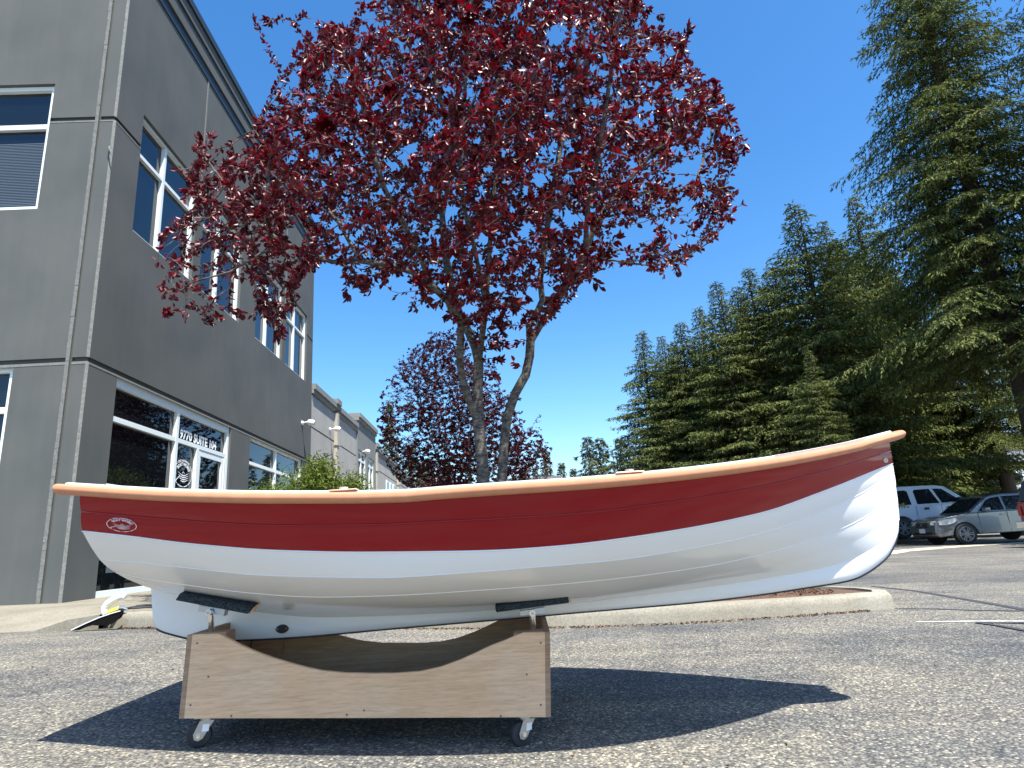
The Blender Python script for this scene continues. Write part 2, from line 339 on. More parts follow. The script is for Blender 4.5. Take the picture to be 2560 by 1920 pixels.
# ------------------------------------------------------------------ ground
def sheet(name, poly_px=None, pts=None, mt=None, dz=.004, thick=None, seg=1):
    """thin sheet lying on the ground; pts = list of (x, y) outline"""
    mb = MB(); mb.add([(x, y, gz(x, y) + dz) for x, y in pts], [tuple(range(len(pts)))])
    o = mb.build(name, mt); tag(o, kind='structure'); return o
xs = [-400, -150, -60, -40] + [-30 + i for i in range(24)] + [-6 + .25 * i for i in range(49)] + [6.5 + i for i in range(1, 24)] + [32, 45, 70, 150, 400]
ys = [-200, -60, -20, -8, -4, -2] + [-1 + .25 * i for i in range(41)] + [9.5 + i for i in range(1, 20)] + [31, 36, 45, 60, 80, 130, 300, 900]
mb = MB(); nx = len(xs)
mb.add([(x, y, gz(x, y)) for y in ys for x in xs], [(j * nx + i, j * nx + i + 1, (j + 1) * nx + i + 1, (j + 1) * nx + i) for j in range(len(ys) - 1) for i in range(nx - 1)])
o = mb.build('asphalt_lot', M['asphalt'], smooth=True); tag(o, kind='structure')

# kerb line of the planted island, front edge traced on the ground
kf = [ground(301, 1572), ground(382, 1572), ground(700, 1573), ground(1100, 1573), ground(1406, 1570), ground(1700, 1560), ground(2000, 1541), ground(2170, 1528)]
kf = [(p.x, p.y) for p in kf]
end = ground(2238, 1521)
kpath = [(-3.95, 6.1)] + kf + [(end.x, end.y), (end.x + .10, end.y + .22), (end.x + .06, end.y + .5), (end.x - .15, end.y + .78), (end.x - .7, end.y + 1.0), (end.x - 2.5, end.y + 1.5), (end.x - 4.2, end.y + 1.9), (-2.9, 7.55)]
def kerb(path, name, h=.135, wd=.15):
    mb = MB(); n = len(path); P = [Vector((x, y, 0)) for x, y in path]
    # resample
    Q = []
    for i in range(n - 1):
        L = (P[i + 1] - P[i]).length; k = max(1, int(L / .15))
        for j in range(k): Q.append(P[i].lerp(P[i + 1], j / k))
    Q.append(P[-1]); n = len(Q)
    prof = [(0, -.03), (.006, h * .55), (.012, h * .82), (.03, h * .97), (.05, h), (wd, h + .002), (wd, .02)]
    vs = []
    for i, q in enumerate(Q):
        t = (Q[min(i + 1, n - 1)] - Q[max(i - 1, 0)]).normalized(); nn = Vector((-t.y, t.x, 0))
        for (a, b) in prof:
            p = q + nn * (a + U(-.003, .003)); vs.append((p.x, p.y, gz(q.x, q.y) + b + U(-.002, .002)))
    k = len(prof)
    mb.add(vs, [(i * k + j, (i + 1) * k + j, (i + 1) * k + j + 1, i * k + j + 1) for i in range(n - 1) for j in range(k - 1)])
    o = mb.build(name, M['kerb'], smooth='auto'); tag(o, kind='structure'); return o
kerb(kpath, 'kerb')
inner = kpath[:-1] + [(-2.9, 7.55)]
cx0 = sum(p[0] for p in inner) / len(inner); cy0 = sum(p[1] for p in inner) / len(inner)
mb = MB()
ring = [(x + (cx0 - x) * .02, y + (.10 if y < 6.2 else -.10)) for x, y in inner]
vs = [(x, y, gz(x, y) + .112) for x, y in ring]; vs.append((cx0, cy0, gz(cx0, cy0) + .17)); k = len(ring)
mb.add(vs, [(i, (i + 1) % k, k) for i in range(k)])
tag(mb.build('planting_bed', M['mulch'], smooth=True), kind='structure')

# sidewalk wrapping the building corner: a ramp flush with the lot on the left, full kerb height on the right
def sw_h(x, y):
    full = .125
    s = max(0, min(1, (y - 5.95) / 1.1)); s = s * s * (3 - 2 * s)
    k = max(0, min(1, (x + 4.55) / .55)); k = k * k * (3 - 2 * k)
    return gz(x, y) + .006 + full * max(s, k) * 1.0
sx = [-30, -20, -14] + [-12 + .3 * i for i in range(31)]; sy = [5.93 + .12 * i for i in range(26)] + [9.4, 10, 12, 15, 20, 30, 46]
mb = MB(); nx = len(sx); vs = [(min(x, -2.95), y + (0 if y > 6.2 else (.04 * math.sin(x))), sw_h(x, y)) for y in sy for x in sx]
fs = [(j * nx + i, j * nx + i + 1, (j + 1) * nx + i + 1, (j + 1) * nx + i) for j in range(len(sy) - 1) for i in range(nx - 1) if not (sx[i] > -4.0 and sy[j] < 6.0)]
mb.add(vs, fs)
# right hand edge face
i = nx - 1
mb.add([(-2.95, y, sw_h(-3, y)) for y in sy] + [(-2.95, y, gz(-3, y) - .02) for y in sy], [(j, j + 1, len(sy) + j + 1, len(sy) + j) for j in range(len(sy) - 1)])
mb.add([q for q in vs[:nx]] + [(q[0], q[1] - .003, gz(q[0], q[1]) - .03) for q in vs[:nx]], [(i, i + 1, nx + i + 1, nx + i) for i in range(nx - 1) if sx[i] <= -4.0])
tag(mb.build('sidewalk', M['concrete'], smooth='auto'), kind='structure')

# painted lines, tar seals and the far concrete gutter
def strip_px(name, pts, mt, wpx=None, wm=.05, dz=.004, kind='structure'):
    P = [ground(u, v) for u, v in pts]; mb = MB(); n = len(P); Q = []
    for i in range(n - 1):
        k = 6
        for j in range(k): Q.append(P[i].lerp(P[i + 1], j / k))
    Q.append(P[-1]); n = len(Q); vs = []
    for i, q in enumerate(Q):
        t = (Q[min(i + 1, n - 1)] - Q[max(i - 1, 0)]); t.z = 0; t.normalize(); nn = Vector((-t.y, t.x, 0))
        ww = (wm if not isinstance(wm, (list, tuple)) else wm[0] + (wm[1] - wm[0]) * i / (n - 1)) * U(.82, 1.15)
        for s in (-.5, .5):
            p = q + nn * s * ww; vs.append((p.x, p.y, gz(p.x, p.y) + dz))
    mb.add(vs, [(2 * i, 2 * i + 1, 2 * i + 3, 2 * i + 2) for i in range(n - 1)])
    o = mb.build(name, mt); tag(o, kind=kind); return o
strip_px('painted_line', [(2292, 1556), (2440, 1554), (2559, 1554), (2700, 1555)], M['line_white'], wm=.035)
strip_px('tar_seal', [(2442, 1558), (2559, 1559), (2700, 1562)], M['tar'], wm=.04, dz=.006)
strip_px('tar_seal', [(2442, 1558), (2500, 1566), (2559, 1577), (2680, 1596)], M['tar'], wm=.05, dz=.007)
strip_px('tar_seal', [(2180, 1466), (2290, 1478), (2420, 1500), (2559, 1524), (2700, 1550)], M['tar'], wm=(.05, .09))
strip_px('tar_seal', [(2238, 1522), (2340, 1523), (2450, 1527), (2560, 1528)], M['tar'], wm=(.03, .05))
strip_px('tar_seal', [(2090, 1500), (2260, 1480), (2559, 1484)], M['tar'], wm=.012, dz=.005)
strip_px('concrete_gutter', [(2190, 1386), (2240, 1379), (2330, 1371), (2430, 1364), (2560, 1357), (2800, 1345)], M['line_cream'], wm=.75, dz=.005)

# ------------------------------------------------------------------ building
C0 = at_y(150, 1513, 1) ; r0 = ray(150, 1513); C0 = CAM + r0 * 7.5
YW = -.04764407
dB = Vector((math.sin(YW), math.cos(YW), 0)); dA = Vector((math.cos(YW), -math.sin(YW), 0))
def WB(t, z, out=0.): p = C0 + dB * t + dA * out; return Vector((p.x, p.y, z))      # right hand wall; out = proud of the wall
def WA(t, z, out=0.): p = C0 + dA * t - dB * out; return Vector((p.x, p.y, z))      # front wall, t runs to the right (negative)
GRO = [(3.34, 3.415), (7.095, 7.16)]
def wall(mb, W, t0, t1, z0, z1, holes, grooves=GRO, depth=.15, edge_and_highlight=None):
    ts = sorted({t0, t1, *[h[0] for h in holes], *[h[1] for h in holes]}); zs = {z0, z1}
    for h in holes: zs.add(h[2]); zs.add(h[3])
    for g in grooves:
        if z0 < g[0] < z1: zs.add(g[0]); zs.add(g[1])
    zs = sorted(z for z in zs if z0 <= z <= z1)
    for i in range(len(ts) - 1):
        for j in range(len(zs) - 1):
            a, b, c, d = ts[i], ts[i + 1], zs[j], zs[j + 1]; mt_, mz = (a + b) / 2, (c + d) / 2
            if any(h[0] < mt_ < h[1] and h[2] < mz < h[3] for h in holes): continue
            g = [g for g in grooves if g[0] - 1e-6 <= c and d <= g[1] + 1e-6]
            if g:
                if edge_and_highlight is not None: lp = MB(); lp.hexa([W(a, c - .024, .0012), W(b, c - .024, .0012), W(b, c, .0012), W(a, c, .0012), W(a, c - .024, .004), W(b, c - .024, .004), W(b, c, .004), W(a, c, .004)]); lp.build('groove_highlight', M['edge_and_highlight'], edge_and_highlight)  # pale strip under the groove paints its sunlit lower chamfer
                e = .035; k = (d - c) * .42
                q = [W(a, c), W(b, c), W(b, c + k, -e), W(a, c + k, -e), W(b, d, -e), W(a, d, -e), W(b, d), W(a, d)]
                mb.add(q, [(0, 1, 2, 3), (3, 2, 4, 5), (5, 4, 6, 7)])
            else: mb.add([W(a, c), W(b, c), W(b, d), W(a, d)], [(0, 1, 2, 3)])
    for (a, b, c, d) in holes:
        e = -depth
        mb.add([W(a, c), W(b, c), W(b, d), W(a, d), W(a, c, e), W(b, c, e), W(b, d, e), W(a, d, e)], [(0, 1, 5, 4), (1, 2, 6, 5), (2, 3, 7, 6), (3, 0, 4, 7)])
bld = empty('office_building', (C0.x, C0.y, .26)); tag(bld, 'two storey dark grey office building with white framed windows and glass shop entrance', 'building')
ZB = -1.0; ZT = 10.95; CH = .028
UW = [(.69, 2.62), (2.91, 4.82), (5.76, 7.66), (7.94, 9.86)]
holesB = [(a, b, 5.66, 7.73) for a, b in UW] + [(.68, 4.72, .285, 3.34), (5.76, 9.74, .285, 3.34)]
tm = bld; mb = MB(); wall(mb, WB, CH, 10.5, ZB, ZT, holesB, edge_and_highlight=tm)
holesA = [(-3.0, -.94, 5.66, 7.76), (-6.2, -4.1, 5.66, 7.76), (-3.2, -.95, .9, 3.34)]
wall(mb, WA, -14, -.28, ZB, ZT, holesA, edge_and_highlight=tm); wall(mb, WA, -.21, -CH, ZB, ZT, [], edge_and_highlight=tm);
em = MB()
mb.add([WA(-.28, ZB), WA(-.28, ZT), WA(-.28, ZT, -.04), WA(-.28, ZB, -.04), WA(-.21, ZB, -.04), WA(-.21, ZT, -.04), WA(-.21, ZT), WA(-.21, ZB)], [(0, 1, 2, 3), (3, 2, 5, 4), (4, 5, 6, 7)])
zz = [ZB, *[z for g in GRO for z in g], ZT]
for k in range(0, 5, 2): em.add([WA(-CH, zz[k]), WB(CH, zz[k]), WB(CH, zz[k + 1]), WA(-CH, zz[k + 1])], [(0, 1, 2, 3)])
em.build('corner_edge', M['edge_and_highlight'], bld, fix=False)
for g in GRO:
    k = g[0] + (g[1] - g[0]) * .42; e = .035
    a0, b0, a1, b1 = WA(-CH, g[0]), WB(CH, g[0]), WA(-CH, g[1]), WB(CH, g[1])
    a2, b2, a3, b3 = WA(-CH, k, -e), WB(CH, k, -e), WA(-CH, g[1], -e), WB(CH, g[1], -e)
    mb.add([a0, b0, b2, a2, b3, a3, b1, a1], [(0, 1, 2, 3), (3, 2, 4, 5), (5, 4, 6, 7)])
# far end, back and roof
mb.add([WB(10.5, ZB), WB(10.5, ZT), WB(10.5, ZT, -14), WB(10.5, ZB, -14)], [(0, 1, 2, 3)])
mb.add([WB(0, ZT - .3), WB(10.5, ZT - .3), WB(10.5, ZT - .3, -14), WB(0, ZT - .3, -14)], [(0, 1, 2, 3)])
mb.build('wall', M['wall'], bld, fix=False)
def bands(name, W, segs, mt, t0, t1, parent, ext=0):
    mb = MB()
    for (z0, z1, p) in segs:
        a = [W(t0, z0), W(t1 + (p if ext else 0), z0), W(t1 + (p if ext else 0), z0, p), W(t0, z0, p)]
        mb.hexa(a + [Vector((q.x, q.y, z1)) for q in a])
    return mb.build(name, mt, parent)
CB = [(10.30, 10.62, .055), (10.62, 10.85, .085)]
def ring_bands(name, segs, mt):
    mb = MB()
    for (z0, z1, p) in segs:
        for z in (0,):
            o = [C0 + dB * 10.5 + dA * p, C0 + dA * p - dB * p, C0 - dA * 14 - dB * p]
            i_ = [C0 + dB * 10.5 - dA * .3, C0 - dA * .3 + dB * .3, C0 - dA * 14 + dB * .3]
            for k in range(2):
                q = [o[k], o[k + 1], i_[k + 1], i_[k]]
                mb.hexa([Vector((v_.x, v_.y, z0)) for v_ in q] + [Vector((v_.x, v_.y, z1)) for v_ in q])
    return mb.build(name, mt, bld)
ring_bands('cornice', CB, M['wall']); ring_bands('roof_flashing', [(10.85, 11.0, .125)], M['flashing_and_shade']); ring_bands('cornice_dark_band', [(10.10, 10.297, .02)], M['flashing_and_shade']); ring_bands('cornice_dark_band', [(10.575, 10.625, .058)], M['flashing_and_shade'])  # dark metal band deepens the cornice shade; upper band paints the shaded recess
# sealant joints
mb = MB()
for k in range(120):
    z0 = .2 + k * .0905; wv = U(-.002, .002)
    mb.box((0, 0, 0), (1, 1, 1), Matrix.Identity(4)) if False else None
    a, b = -.285 + wv, -.236 + wv * .5
    mb.hexa([WA(a, z0, .001), WA(b, z0, .001), WA(b, z0, .010 + U(0, .006)), WA(a, z0, .008 + U(0, .006)), WA(a, z0 + .089, .001), WA(b, z0 + .089, .001), WA(b, z0 + .089, .010 + U(0, .006)), WA(a, z0 + .089, .008 + U(0, .006))])
mb.build('sealant_joint', M['sealant'], bld)
for (t, z0, z1) in ((2.72, 7.75, 10.15), (2.72, 3.42, 5.6), (7.8, 7.16, 10.15), (5.2, 7.75, 10.15)):
    if (t, z0) in ((2.72, 3.42),): continue
    mb = MB(); mb.hexa([WB(t - .02, z0, .001), WB(t + .02, z0, .001), WB(t + .02, z0, .012), WB(t - .02, z0, .012), WB(t - .02, z1, .001), WB(t + .02, z1, .001), WB(t + .02, z1, .012), WB(t - .02, z1, .012)])
    mb.build('sealant_joint', M['sealant'], bld)
# torn strip of sealant hanging off the corner
mb = MB(); mb.tube([WA(-.02, 6.62, .02), WA(-.01, 6.58, .05), WA(.03, 6.50, .06), WA(.05, 6.43, .05)], [.014, .012, .010, .004], 6); mb.build('torn_sealant', M['sealant'], bld)

def wbox(mb, W, a, b, c, d, o0, o1):
    mb.hexa([W(a, c, o0), W(b, c, o0), W(b, c, o1), W(a, c, o1), W(a, d, o0), W(b, d, o0), W(b, d, o1), W(a, d, o1)])
def window(W, a, b, c, d, mull, bars, fw=.055, parent=bld, blind=False, dep=-.14, fr=.085, head=.13):
    """mull: list of mullion centre positions; bars: list of bar heights"""
    mb = MB(); o0, o1 = dep, dep + fr; g = .003
    wbox(mb, W, a + g, a + fw, c + g, d - g, o0, o1); wbox(mb, W, b - fw, b - g, c + g, d - g, o0, o1)
    wbox(mb, W, a + fw, b - fw, c + g, c + fw, o0, o1 + .004); wbox(mb, W, a + fw, b - fw, d - fw * 1.0, d - g, o0, o1 - .002)
    for m_ in mull: wbox(mb, W, m_ - fw * .62, m_ + fw * .62, c + fw, d - fw, o0, o1 - .003)
    ed = [a + fw] + [x for m_ in mull for x in (m_ - fw * .62, m_ + fw * .62)] + [b - fw]
    for z in bars:
        for k in range(0, len(ed), 2): wbox(mb, W, ed[k], ed[k + 1], z - fw * .55, z + fw * .55, o0, o1 - .006)
    wf = mb.build('window', M['alu'], parent, fix=True)
    zs = [c + fw] + [x for z in bars for x in (z - fw * .55, z + fw * .55)] + [d - fw]
    for k in range(0, len(ed), 2):
        for j in range(0, len(zs), 2):
            p = MB(); wbox(p, W, ed[k] + .001, ed[k + 1] - .001, zs[j] + .001, zs[j + 1] - .001, o0 + .012, o0 + .02)
            pn = p.build('pane', M['glass'], wf)
    return wf
for (a, b), mm in zip(UW, (1.53, 3.76, 6.62, 8.82)): window(WB, a, b, 5.66, 7.73, [mm], [7.05], head=.13)
# shallow header strip above each frame sits inside the recess
wa = window(WA, -3.0, -.94, 5.66, 7.76, [-2.0], [7.06], fw=.07)
window(WA, -6.2, -4.1, 5.66, 7.76, [-5.1], [7.06], fw=.07)
window(WA, -3.2, -.95, .9, 3.34, [-2.1], [2.75], fw=.075)
# closed slats behind the glass show as thin lines
mb = MB()
for k in range(42):
    z = 5.74 + k * .026; wbox(mb, WA, -1.95, -1.02, z, z + .013, -.1195, -.116)
mb.build('blind', M['blind'], bld)
# ground floor shop window with entrance
sf = MB(); fw = .06; o0, o1 = -.12, -.04
wbox(sf, WB, .683, .745, .288, 3.337, o0, o1); wbox(sf, WB, 4.64, 4.717, .288, 3.337, o0, o1)
wbox(sf, WB, .745, 4.64, 3.20, 3.337, o0, o1 - .004); wbox(sf, WB, .745, 2.565, .288, .37, o0, o1 - .004); wbox(sf, WB, 2.65, 3.37, .288, .37, o0, o1 - .004)
wbox(sf, WB, 2.565, 2.65, .288, 3.20, o0, o1 - .002)
wbox(sf, WB, .745, 2.565, 2.69, 2.765, o0, o1 - .006); wbox(sf, WB, 2.65, 4.64, 2.69, 2.765, o0, o1 - .006)
wbox(sf, WB, 3.37, 3.45, .288, 2.69, o0, o1 - .003); wbox(sf, WB, 4.56, 4.64, .288, 2.69, o0, o1 - .003)
sfo = sf.build('shop_window', M['alu'], bld)
for (a, b, c, d) in ((.745, 2.565, 2.765, 3.20), (.745, 2.565, .37, 2.69), (2.65, 4.64, 2.765, 3.20), (2.65, 3.37, .37, 2.69)):
    p = MB(); wbox(p, WB, a + .001, b - .001, c + .001, d - .001, o0 + .01, o0 + .018); p.build('pane', M['glass'], sfo)
dr = MB()
wbox(dr, WB, 3.452, 3.54, .30, 2.685, -.105, -.053); wbox(dr, WB, 4.47, 4.558, .30, 2.685, -.105, -.053)
wbox(dr, WB, 3.54, 4.47, 2.575, 2.685, -.105, -.055); wbox(dr, WB, 3.54, 4.47, .30, .52, -.105, -.055)
dro = dr.build('door', M['alu'], bld)
p = MB(); wbox(p, WB, 3.541, 4.469, .521, 2.574, -.095, -.088); p.build('pane', M['glass'], dro)
p = MB(); p.tube([WB(3.62, 1.2, -.03), WB(3.62, 1.2, .03), WB(3.62, 1.55, .03), WB(3.62, 1.55, -.03)], .012, 8); p.build('handle', M['chrome'], dro)
window(WB, 5.76, 9.74, .285, 3.34, [7.66], [2.76], fw=.065)
# paper notices behind the glass
for (a_, b_, c_, d_) in ((3.56, 3.64, 2.47, 2.55), (3.57, 3.80, 1.905, 1.955), (3.60, 3.76, 1.965, 1.985), (3.60, 3.75, 1.80, 1.83)):
    p = MB(); wbox(p, WB, a_, b_, c_, d_, -.087, -.0855); p.build('door_notice', M['paper'], dro)
p = MB(); wbox(p, WB, 1.03, 1.25, .60, .73, -.101, -.099); p.build('notice', M['blind'], sfo)

def text_mesh(s, size=1.0, bold=0.0):
    cu = bpy.data.curves.new('t', 'FONT'); cu.body = s; cu.size = size; cu.offset = bold; cu.resolution_u = 2
    ob = bpy.data.objects.new('t', cu); C.objects.link(ob)
    dg = bpy.context.evaluated_depsgraph_get(); me = bpy.data.meshes.new_from_object(ob.evaluated_get(dg))
    vs = [v.co.copy() for v in me.vertices]; fs = [tuple(p_.vertices) for p_ in me.polygons]
    bpy.data.objects.remove(ob); bpy.data.curves.remove(cu); bpy.data.meshes.remove(me)
    return vs, fs
def fit_text(s, w_, h_, bold=.03):
    vs, fs = text_mesh(s, 1, bold); x0 = min(v.x for v in vs); x1 = max(v.x for v in vs); y0 = min(v.y for v in vs); y1 = max(v.y for v in vs)
    return [((v.x - x0) / (x1 - x0) * w_, (v.y - y0) / (y1 - y0) * h_) for v in vs], fs
vs, fs = fit_text('9770 SUITE 104', 1.48, .175, .035)
p = MB(); p.add([WB(2.81 + x, 2.79 + y, -.0995) for x, y in vs], fs); p.build('lettering', M['paper'], sfo, fix=False)

def logo_shapes():
    """round boatyard badge in a unit frame (-1..1): list of (verts2d, faces)"""
    out = []
    def arcs(a0, a1, r, w_, n=24):
        vs = []; fs = []
        for i in range(n + 1):
            a = math.radians(a0 + (a1 - a0) * i / n)
            for s in (-.5, .5): vs.append((math.cos(a) * (r + s * w_), math.sin(a) * (r + s * w_)))
        return vs, [(2 * i, 2 * i + 1, 2 * i + 3, 2 * i + 2) for i in range(n)]
    def arctext(s, r, h, a0, a1, bold=.04):
        vs, fs = fit_text(s, 1, h, bold)
        o = []
        for x, y in vs:
            a = math.radians(a0 + (a1 - a0) * x); o.append((math.cos(a) * (r + y), math.sin(a) * (r + y)))
        return o, fs
    out.append(arctext('GIG HARBOR', .90, .17, 130, 50)); out.append(arctext('BOAT WORKS', .58, .27, 150, 22, .05))
    out.append(arcs(134, 232, .97, .055)); out.append(arcs(46, -28, .97, .055))
    for a, b in ((238, 268), (272, 276), (280, 304), (308, 328)): out.append(arcs(a, b, .95, .07, 8))
    def band(top, bot, x0, x1, n=14):
        vs = []
        for i in range(n + 1):
            x = x0 + (x1 - x0) * i / n; vs += [(x, top(x)), (x, bot(x))]
        return vs, [(2 * i, 2 * i + 1, 2 * i + 3, 2 * i + 2) for i in range(n)]
    for k in range(4):                                   # strakes of the little hull
        x0, x1 = -.60 + .13 * k, .62 - .02 * k
        f0 = (lambda k: lambda x: .14 - .17 * k - .22 * (1 - ((x - .05) / .65) ** 2) * (1 - .1 * k) + (.04 if x > .3 else 0))(k)
        th = (lambda k: lambda x: f0k(x) - .085)(k)
        f0k = f0
        out.append(band(f0, (lambda f: lambda x: f(x) - .09 * (1 - abs((x - .05) / .75)))(f0), x0, x1))
    out.append(([(-.62, -.38), (-.80, -.62), (-.72, -.66), (-.56, -.42)], [(0, 1, 2, 3)]))
    out.append(([(-.60, -.40), (-.35, -.17), (-.31, -.21), (-.56, -.45)], [(0, 1, 2, 3)]))
    out.append(([(-.12, .02), (.02, .20), (.05, .16), (-.06, .02)], [(0, 1, 2, 3)])); out.append(([(.02, .20), (.20, .02), (.14, .02), (.0, .16)], [(0, 1, 2, 3)]))
    return out
LOGO = logo_shapes()
p = MB()
for vs, fs in LOGO: p.add([WB(3.02 + x * .335, 2.19 + y * .235, -.0995) for x, y in vs], fs)
p.build('logo', M['paper'], sfo, fix=False)
p = MB()
for k in range(5): wbox(p, WB, 2.84 + k * .07 + (.03 if k > 2 else 0), 2.895 + k * .07 + (.03 if k > 2 else 0), 1.83, 1.862, -.0997, -.099)
p.build('small_lettering', M['paper'], sfo)

# small light fittings on the walls
def wall_light(t, z, tgt, label):
    b0 = WB(t, z, 0); o = empty('wall_light', b0); tag(o, label, 'wall light', 'white security lights on the grey walls')
    p = MB(); p.disc(WB(t, z, .02), dA, .06, .04, 12); p.tube([WB(t, z, .03), WB(t, z + .02, .16)], .022, 8); p.build('arm', M['white_lamp'], o)
    p = MB(); q = WB(t, z + .02, .16); p.tube([q - dB * .02, q + dA * .03 + Vector((0, 0, -.01)), q + dA * .12 + Vector((0, 0, -.02)), q + dA * .20 + Vector((0, 0, -.05))], [.04, .085, .09, .07], 12); p.build('lamp_head', M['white_lamp'], o, smooth='auto')
    return o
wall_light(9.55, 4.36, None, 'white security light at the far end of the dark grey wall')
wall_light(12.7, 4.75, None, 'white security light on the light grey wall beside the first drain pipe')
wall_light(17.9, 4.75, None, 'white security light between the two tall windows of the far bay')
wall_light(28.5, 4.45, None, 'tiny white security light farthest along the light grey wall')

# long low light grey building behind
lb = empty('warehouse', WB(10.6, .2)); tag(lb, 'long low light grey warehouse with stepped parapet running away behind the dark building', 'building')
GF = [(4.40, 4.46)]
mb = MB(); seg = [(10.503, 16.9, 5.42), (20.92, 28.0, 5.15), (28.0, 35.5, 4.95)]
for a, b, top in seg: wall(mb, WB, a, b, -1, top, [], GF)
mb.add([WB(35.5, -1), WB(35.5, 5.3), WB(35.5, 5.3, -14), WB(35.5, -1, -14)], [(0, 1, 2, 3)])
mb.add([WB(10.5, 5.2), WB(35.5, 5.0), WB(35.5, 5.0, -14), WB(10.5, 5.2, -14)], [(0, 1, 2, 3)])
mb.build('wall', M['wall_light'], lb, fix=False)
tw = [(17.08, 18.72, 1.2, 4.73), (19.15, 20.55, 1.2, 4.70)]
mb = MB(); wb2 = lambda t, z, o=0.: WB(t, z, o + .06)
wall(mb, wb2, 16.9, 20.92, -1, 6.0, tw, [])
mb.add([wb2(16.9, -1), wb2(16.9, 6.0), WB(16.9, 6.0, -.4), WB(16.9, -1, -.4)], [(0, 1, 2, 3)]); mb.add([wb2(20.92, -1), wb2(20.92, 6.0), WB(20.92, 6.0, -.4), WB(20.92, -1, -.4)], [(0, 1, 2, 3)])
mb.build('bay_wall', M['wall_mid'], lb, fix=False)
for (a, b, c, d) in tw: window(wb2, a, b, c, d, [(a + b) / 2], [4.36, 3.1], fw=.07, parent=lb)
mb = MB()
def cor(a, b, z, o=0.):
    wbox(mb, WB, a, b, z - .30, z - .18, -.3, .06 + o); wbox(mb, WB, a, b, z - .175, z, -.3, .12 + o)
cor(10.503, 13.17, 5.78); cor(13.172, 13.75, 5.93, .05); cor(13.752, 16.9, 5.75); cor(16.87, 20.95, 6.2, .06)
cor(20.952, 21.5, 5.62, .04); cor(21.502, 27.7, 5.48); cor(27.702, 28.4, 5.42, .05); cor(28.402, 32.5, 5.28); cor(32.502, 33.1, 5.25, .05); cor(33.102, 35.5, 5.2)
mb.build('cornice', M['cornice'], lb)
for t, zt in ((13.45, 5.45), (21.2, 5.2), (28.1, 5.1), (32.8, 4.95)):
    p = MB(); wbox(p, WB, t - .13, t + .13, -.5, zt, 0.001, .11); wbox(p, WB, t - .17, t + .17, 4.3, 4.42, .001, .14); p.build('drain_pipe', M['pipe'], lb)
for t in (24.4, 25.55, 26.6):
    p = MB(); wbox(p, WB, t - .28, t + .28, 2.2, 4.2, .002, .05); f_ = p.build('narrow_window', M['alu'], lb)
    p = MB(); wbox(p, WB, t - .20, t + .20, 2.3, 4.1, .051, .06); p.build('pane', M['glass'], f_)

# low grey roofed building beyond the tree
def place_box(name, u0, u1, v0, y, h, mt, parent, z1=None): pass
ro = empty('distant_building', (2.5, 45, gz(2.5, 45))); tag(ro, 'low grey building with a flat banded roof edge far beyond the tree', 'building')
a = at_y(1255, 1197, 45); b = at_y(1402, 1189, 45)
mb = MB(); zt = (a.z + b.z) / 2; mb.box((a.x, 45.4, -1), (b.x - .3, 60, zt - .7)); mb.build('wall', M['wall_mid'], ro)
mb = MB(); mb.box((a.x - .3, 45, zt - .95), (b.x, 60.3, zt - .45)); mb.box((a.x - .4, 44.85, zt - .43), (b.x + .12, 60.4, zt - .02)); mb.build('roof', M['cornice'], ro)

# ------------------------------------------------------------------ foliage builders (numpy)
class Leaves:
    def __init__(s): s.V = []; s.n = 0; s.F = []
    def quadstrip(s, P, fs): s.V.append(P)
def mesh_from_np(name, V, Fq, mt, parent=None, smooth=False, loc=None):
    me = bpy.data.meshes.new(name); nV = len(V); nF = len(Fq); k = Fq.shape[1]
    me.vertices.add(nV); me.vertices.foreach_set('co', V.astype(np.float32).ravel())
    me.loops.add(nF * k); me.loops.foreach_set('vertex_index', Fq.astype(np.int32).ravel())
    me.polygons.add(nF); me.polygons.foreach_set('loop_start', np.arange(0, nF * k, k, dtype=np.int32)); me.polygons.foreach_set('loop_total', np.full(nF, k, dtype=np.int32))
    me.materials.append(mt); me.update(calc_edges=True); me.validate()
    if smooth: me.polygons.foreach_set('use_smooth', [True] * nF)
    o = bpy.data.objects.new(name, me); C.objects.link(o)
    if parent is not None: o.parent = parent
    return o
rg = np.random.default_rng(11)
def norm(a): return a / (np.linalg.norm(a, axis=-1, keepdims=True) + 1e-9)
def leaf_cloud(P, D, L, Wd, curl=.25):
    """folded six point leaves: P base points, D directions, L lengths, Wd widths"""
    n = len(P); D = norm(D); R = norm(rg.normal(size=(n, 3))); S = norm(np.cross(D, R)); Nn = np.cross(S, D)
    L = L[:, None]; W_ = Wd[:, None]
    pts = [P, P + D * L * .32 + S * W_ * .48 + Nn * W_ * curl, P + D * L * .70 + S * W_ * .36 + Nn * W_ * (curl - .12), P + D * L - Nn * L * .12,
           P + D * L * .70 - S * W_ * .36 + Nn * W_ * (curl - .12), P + D * L * .32 - S * W_ * .48 + Nn * W_ * curl]
    V = np.stack(pts, 1).reshape(-1, 3); b = np.arange(n)[:, None] * 6
    Fq = np.concatenate([b + np.array([[0, 1, 2, 3]]), b + np.array([[0, 3, 4, 5]])], 0)
    return V, Fq

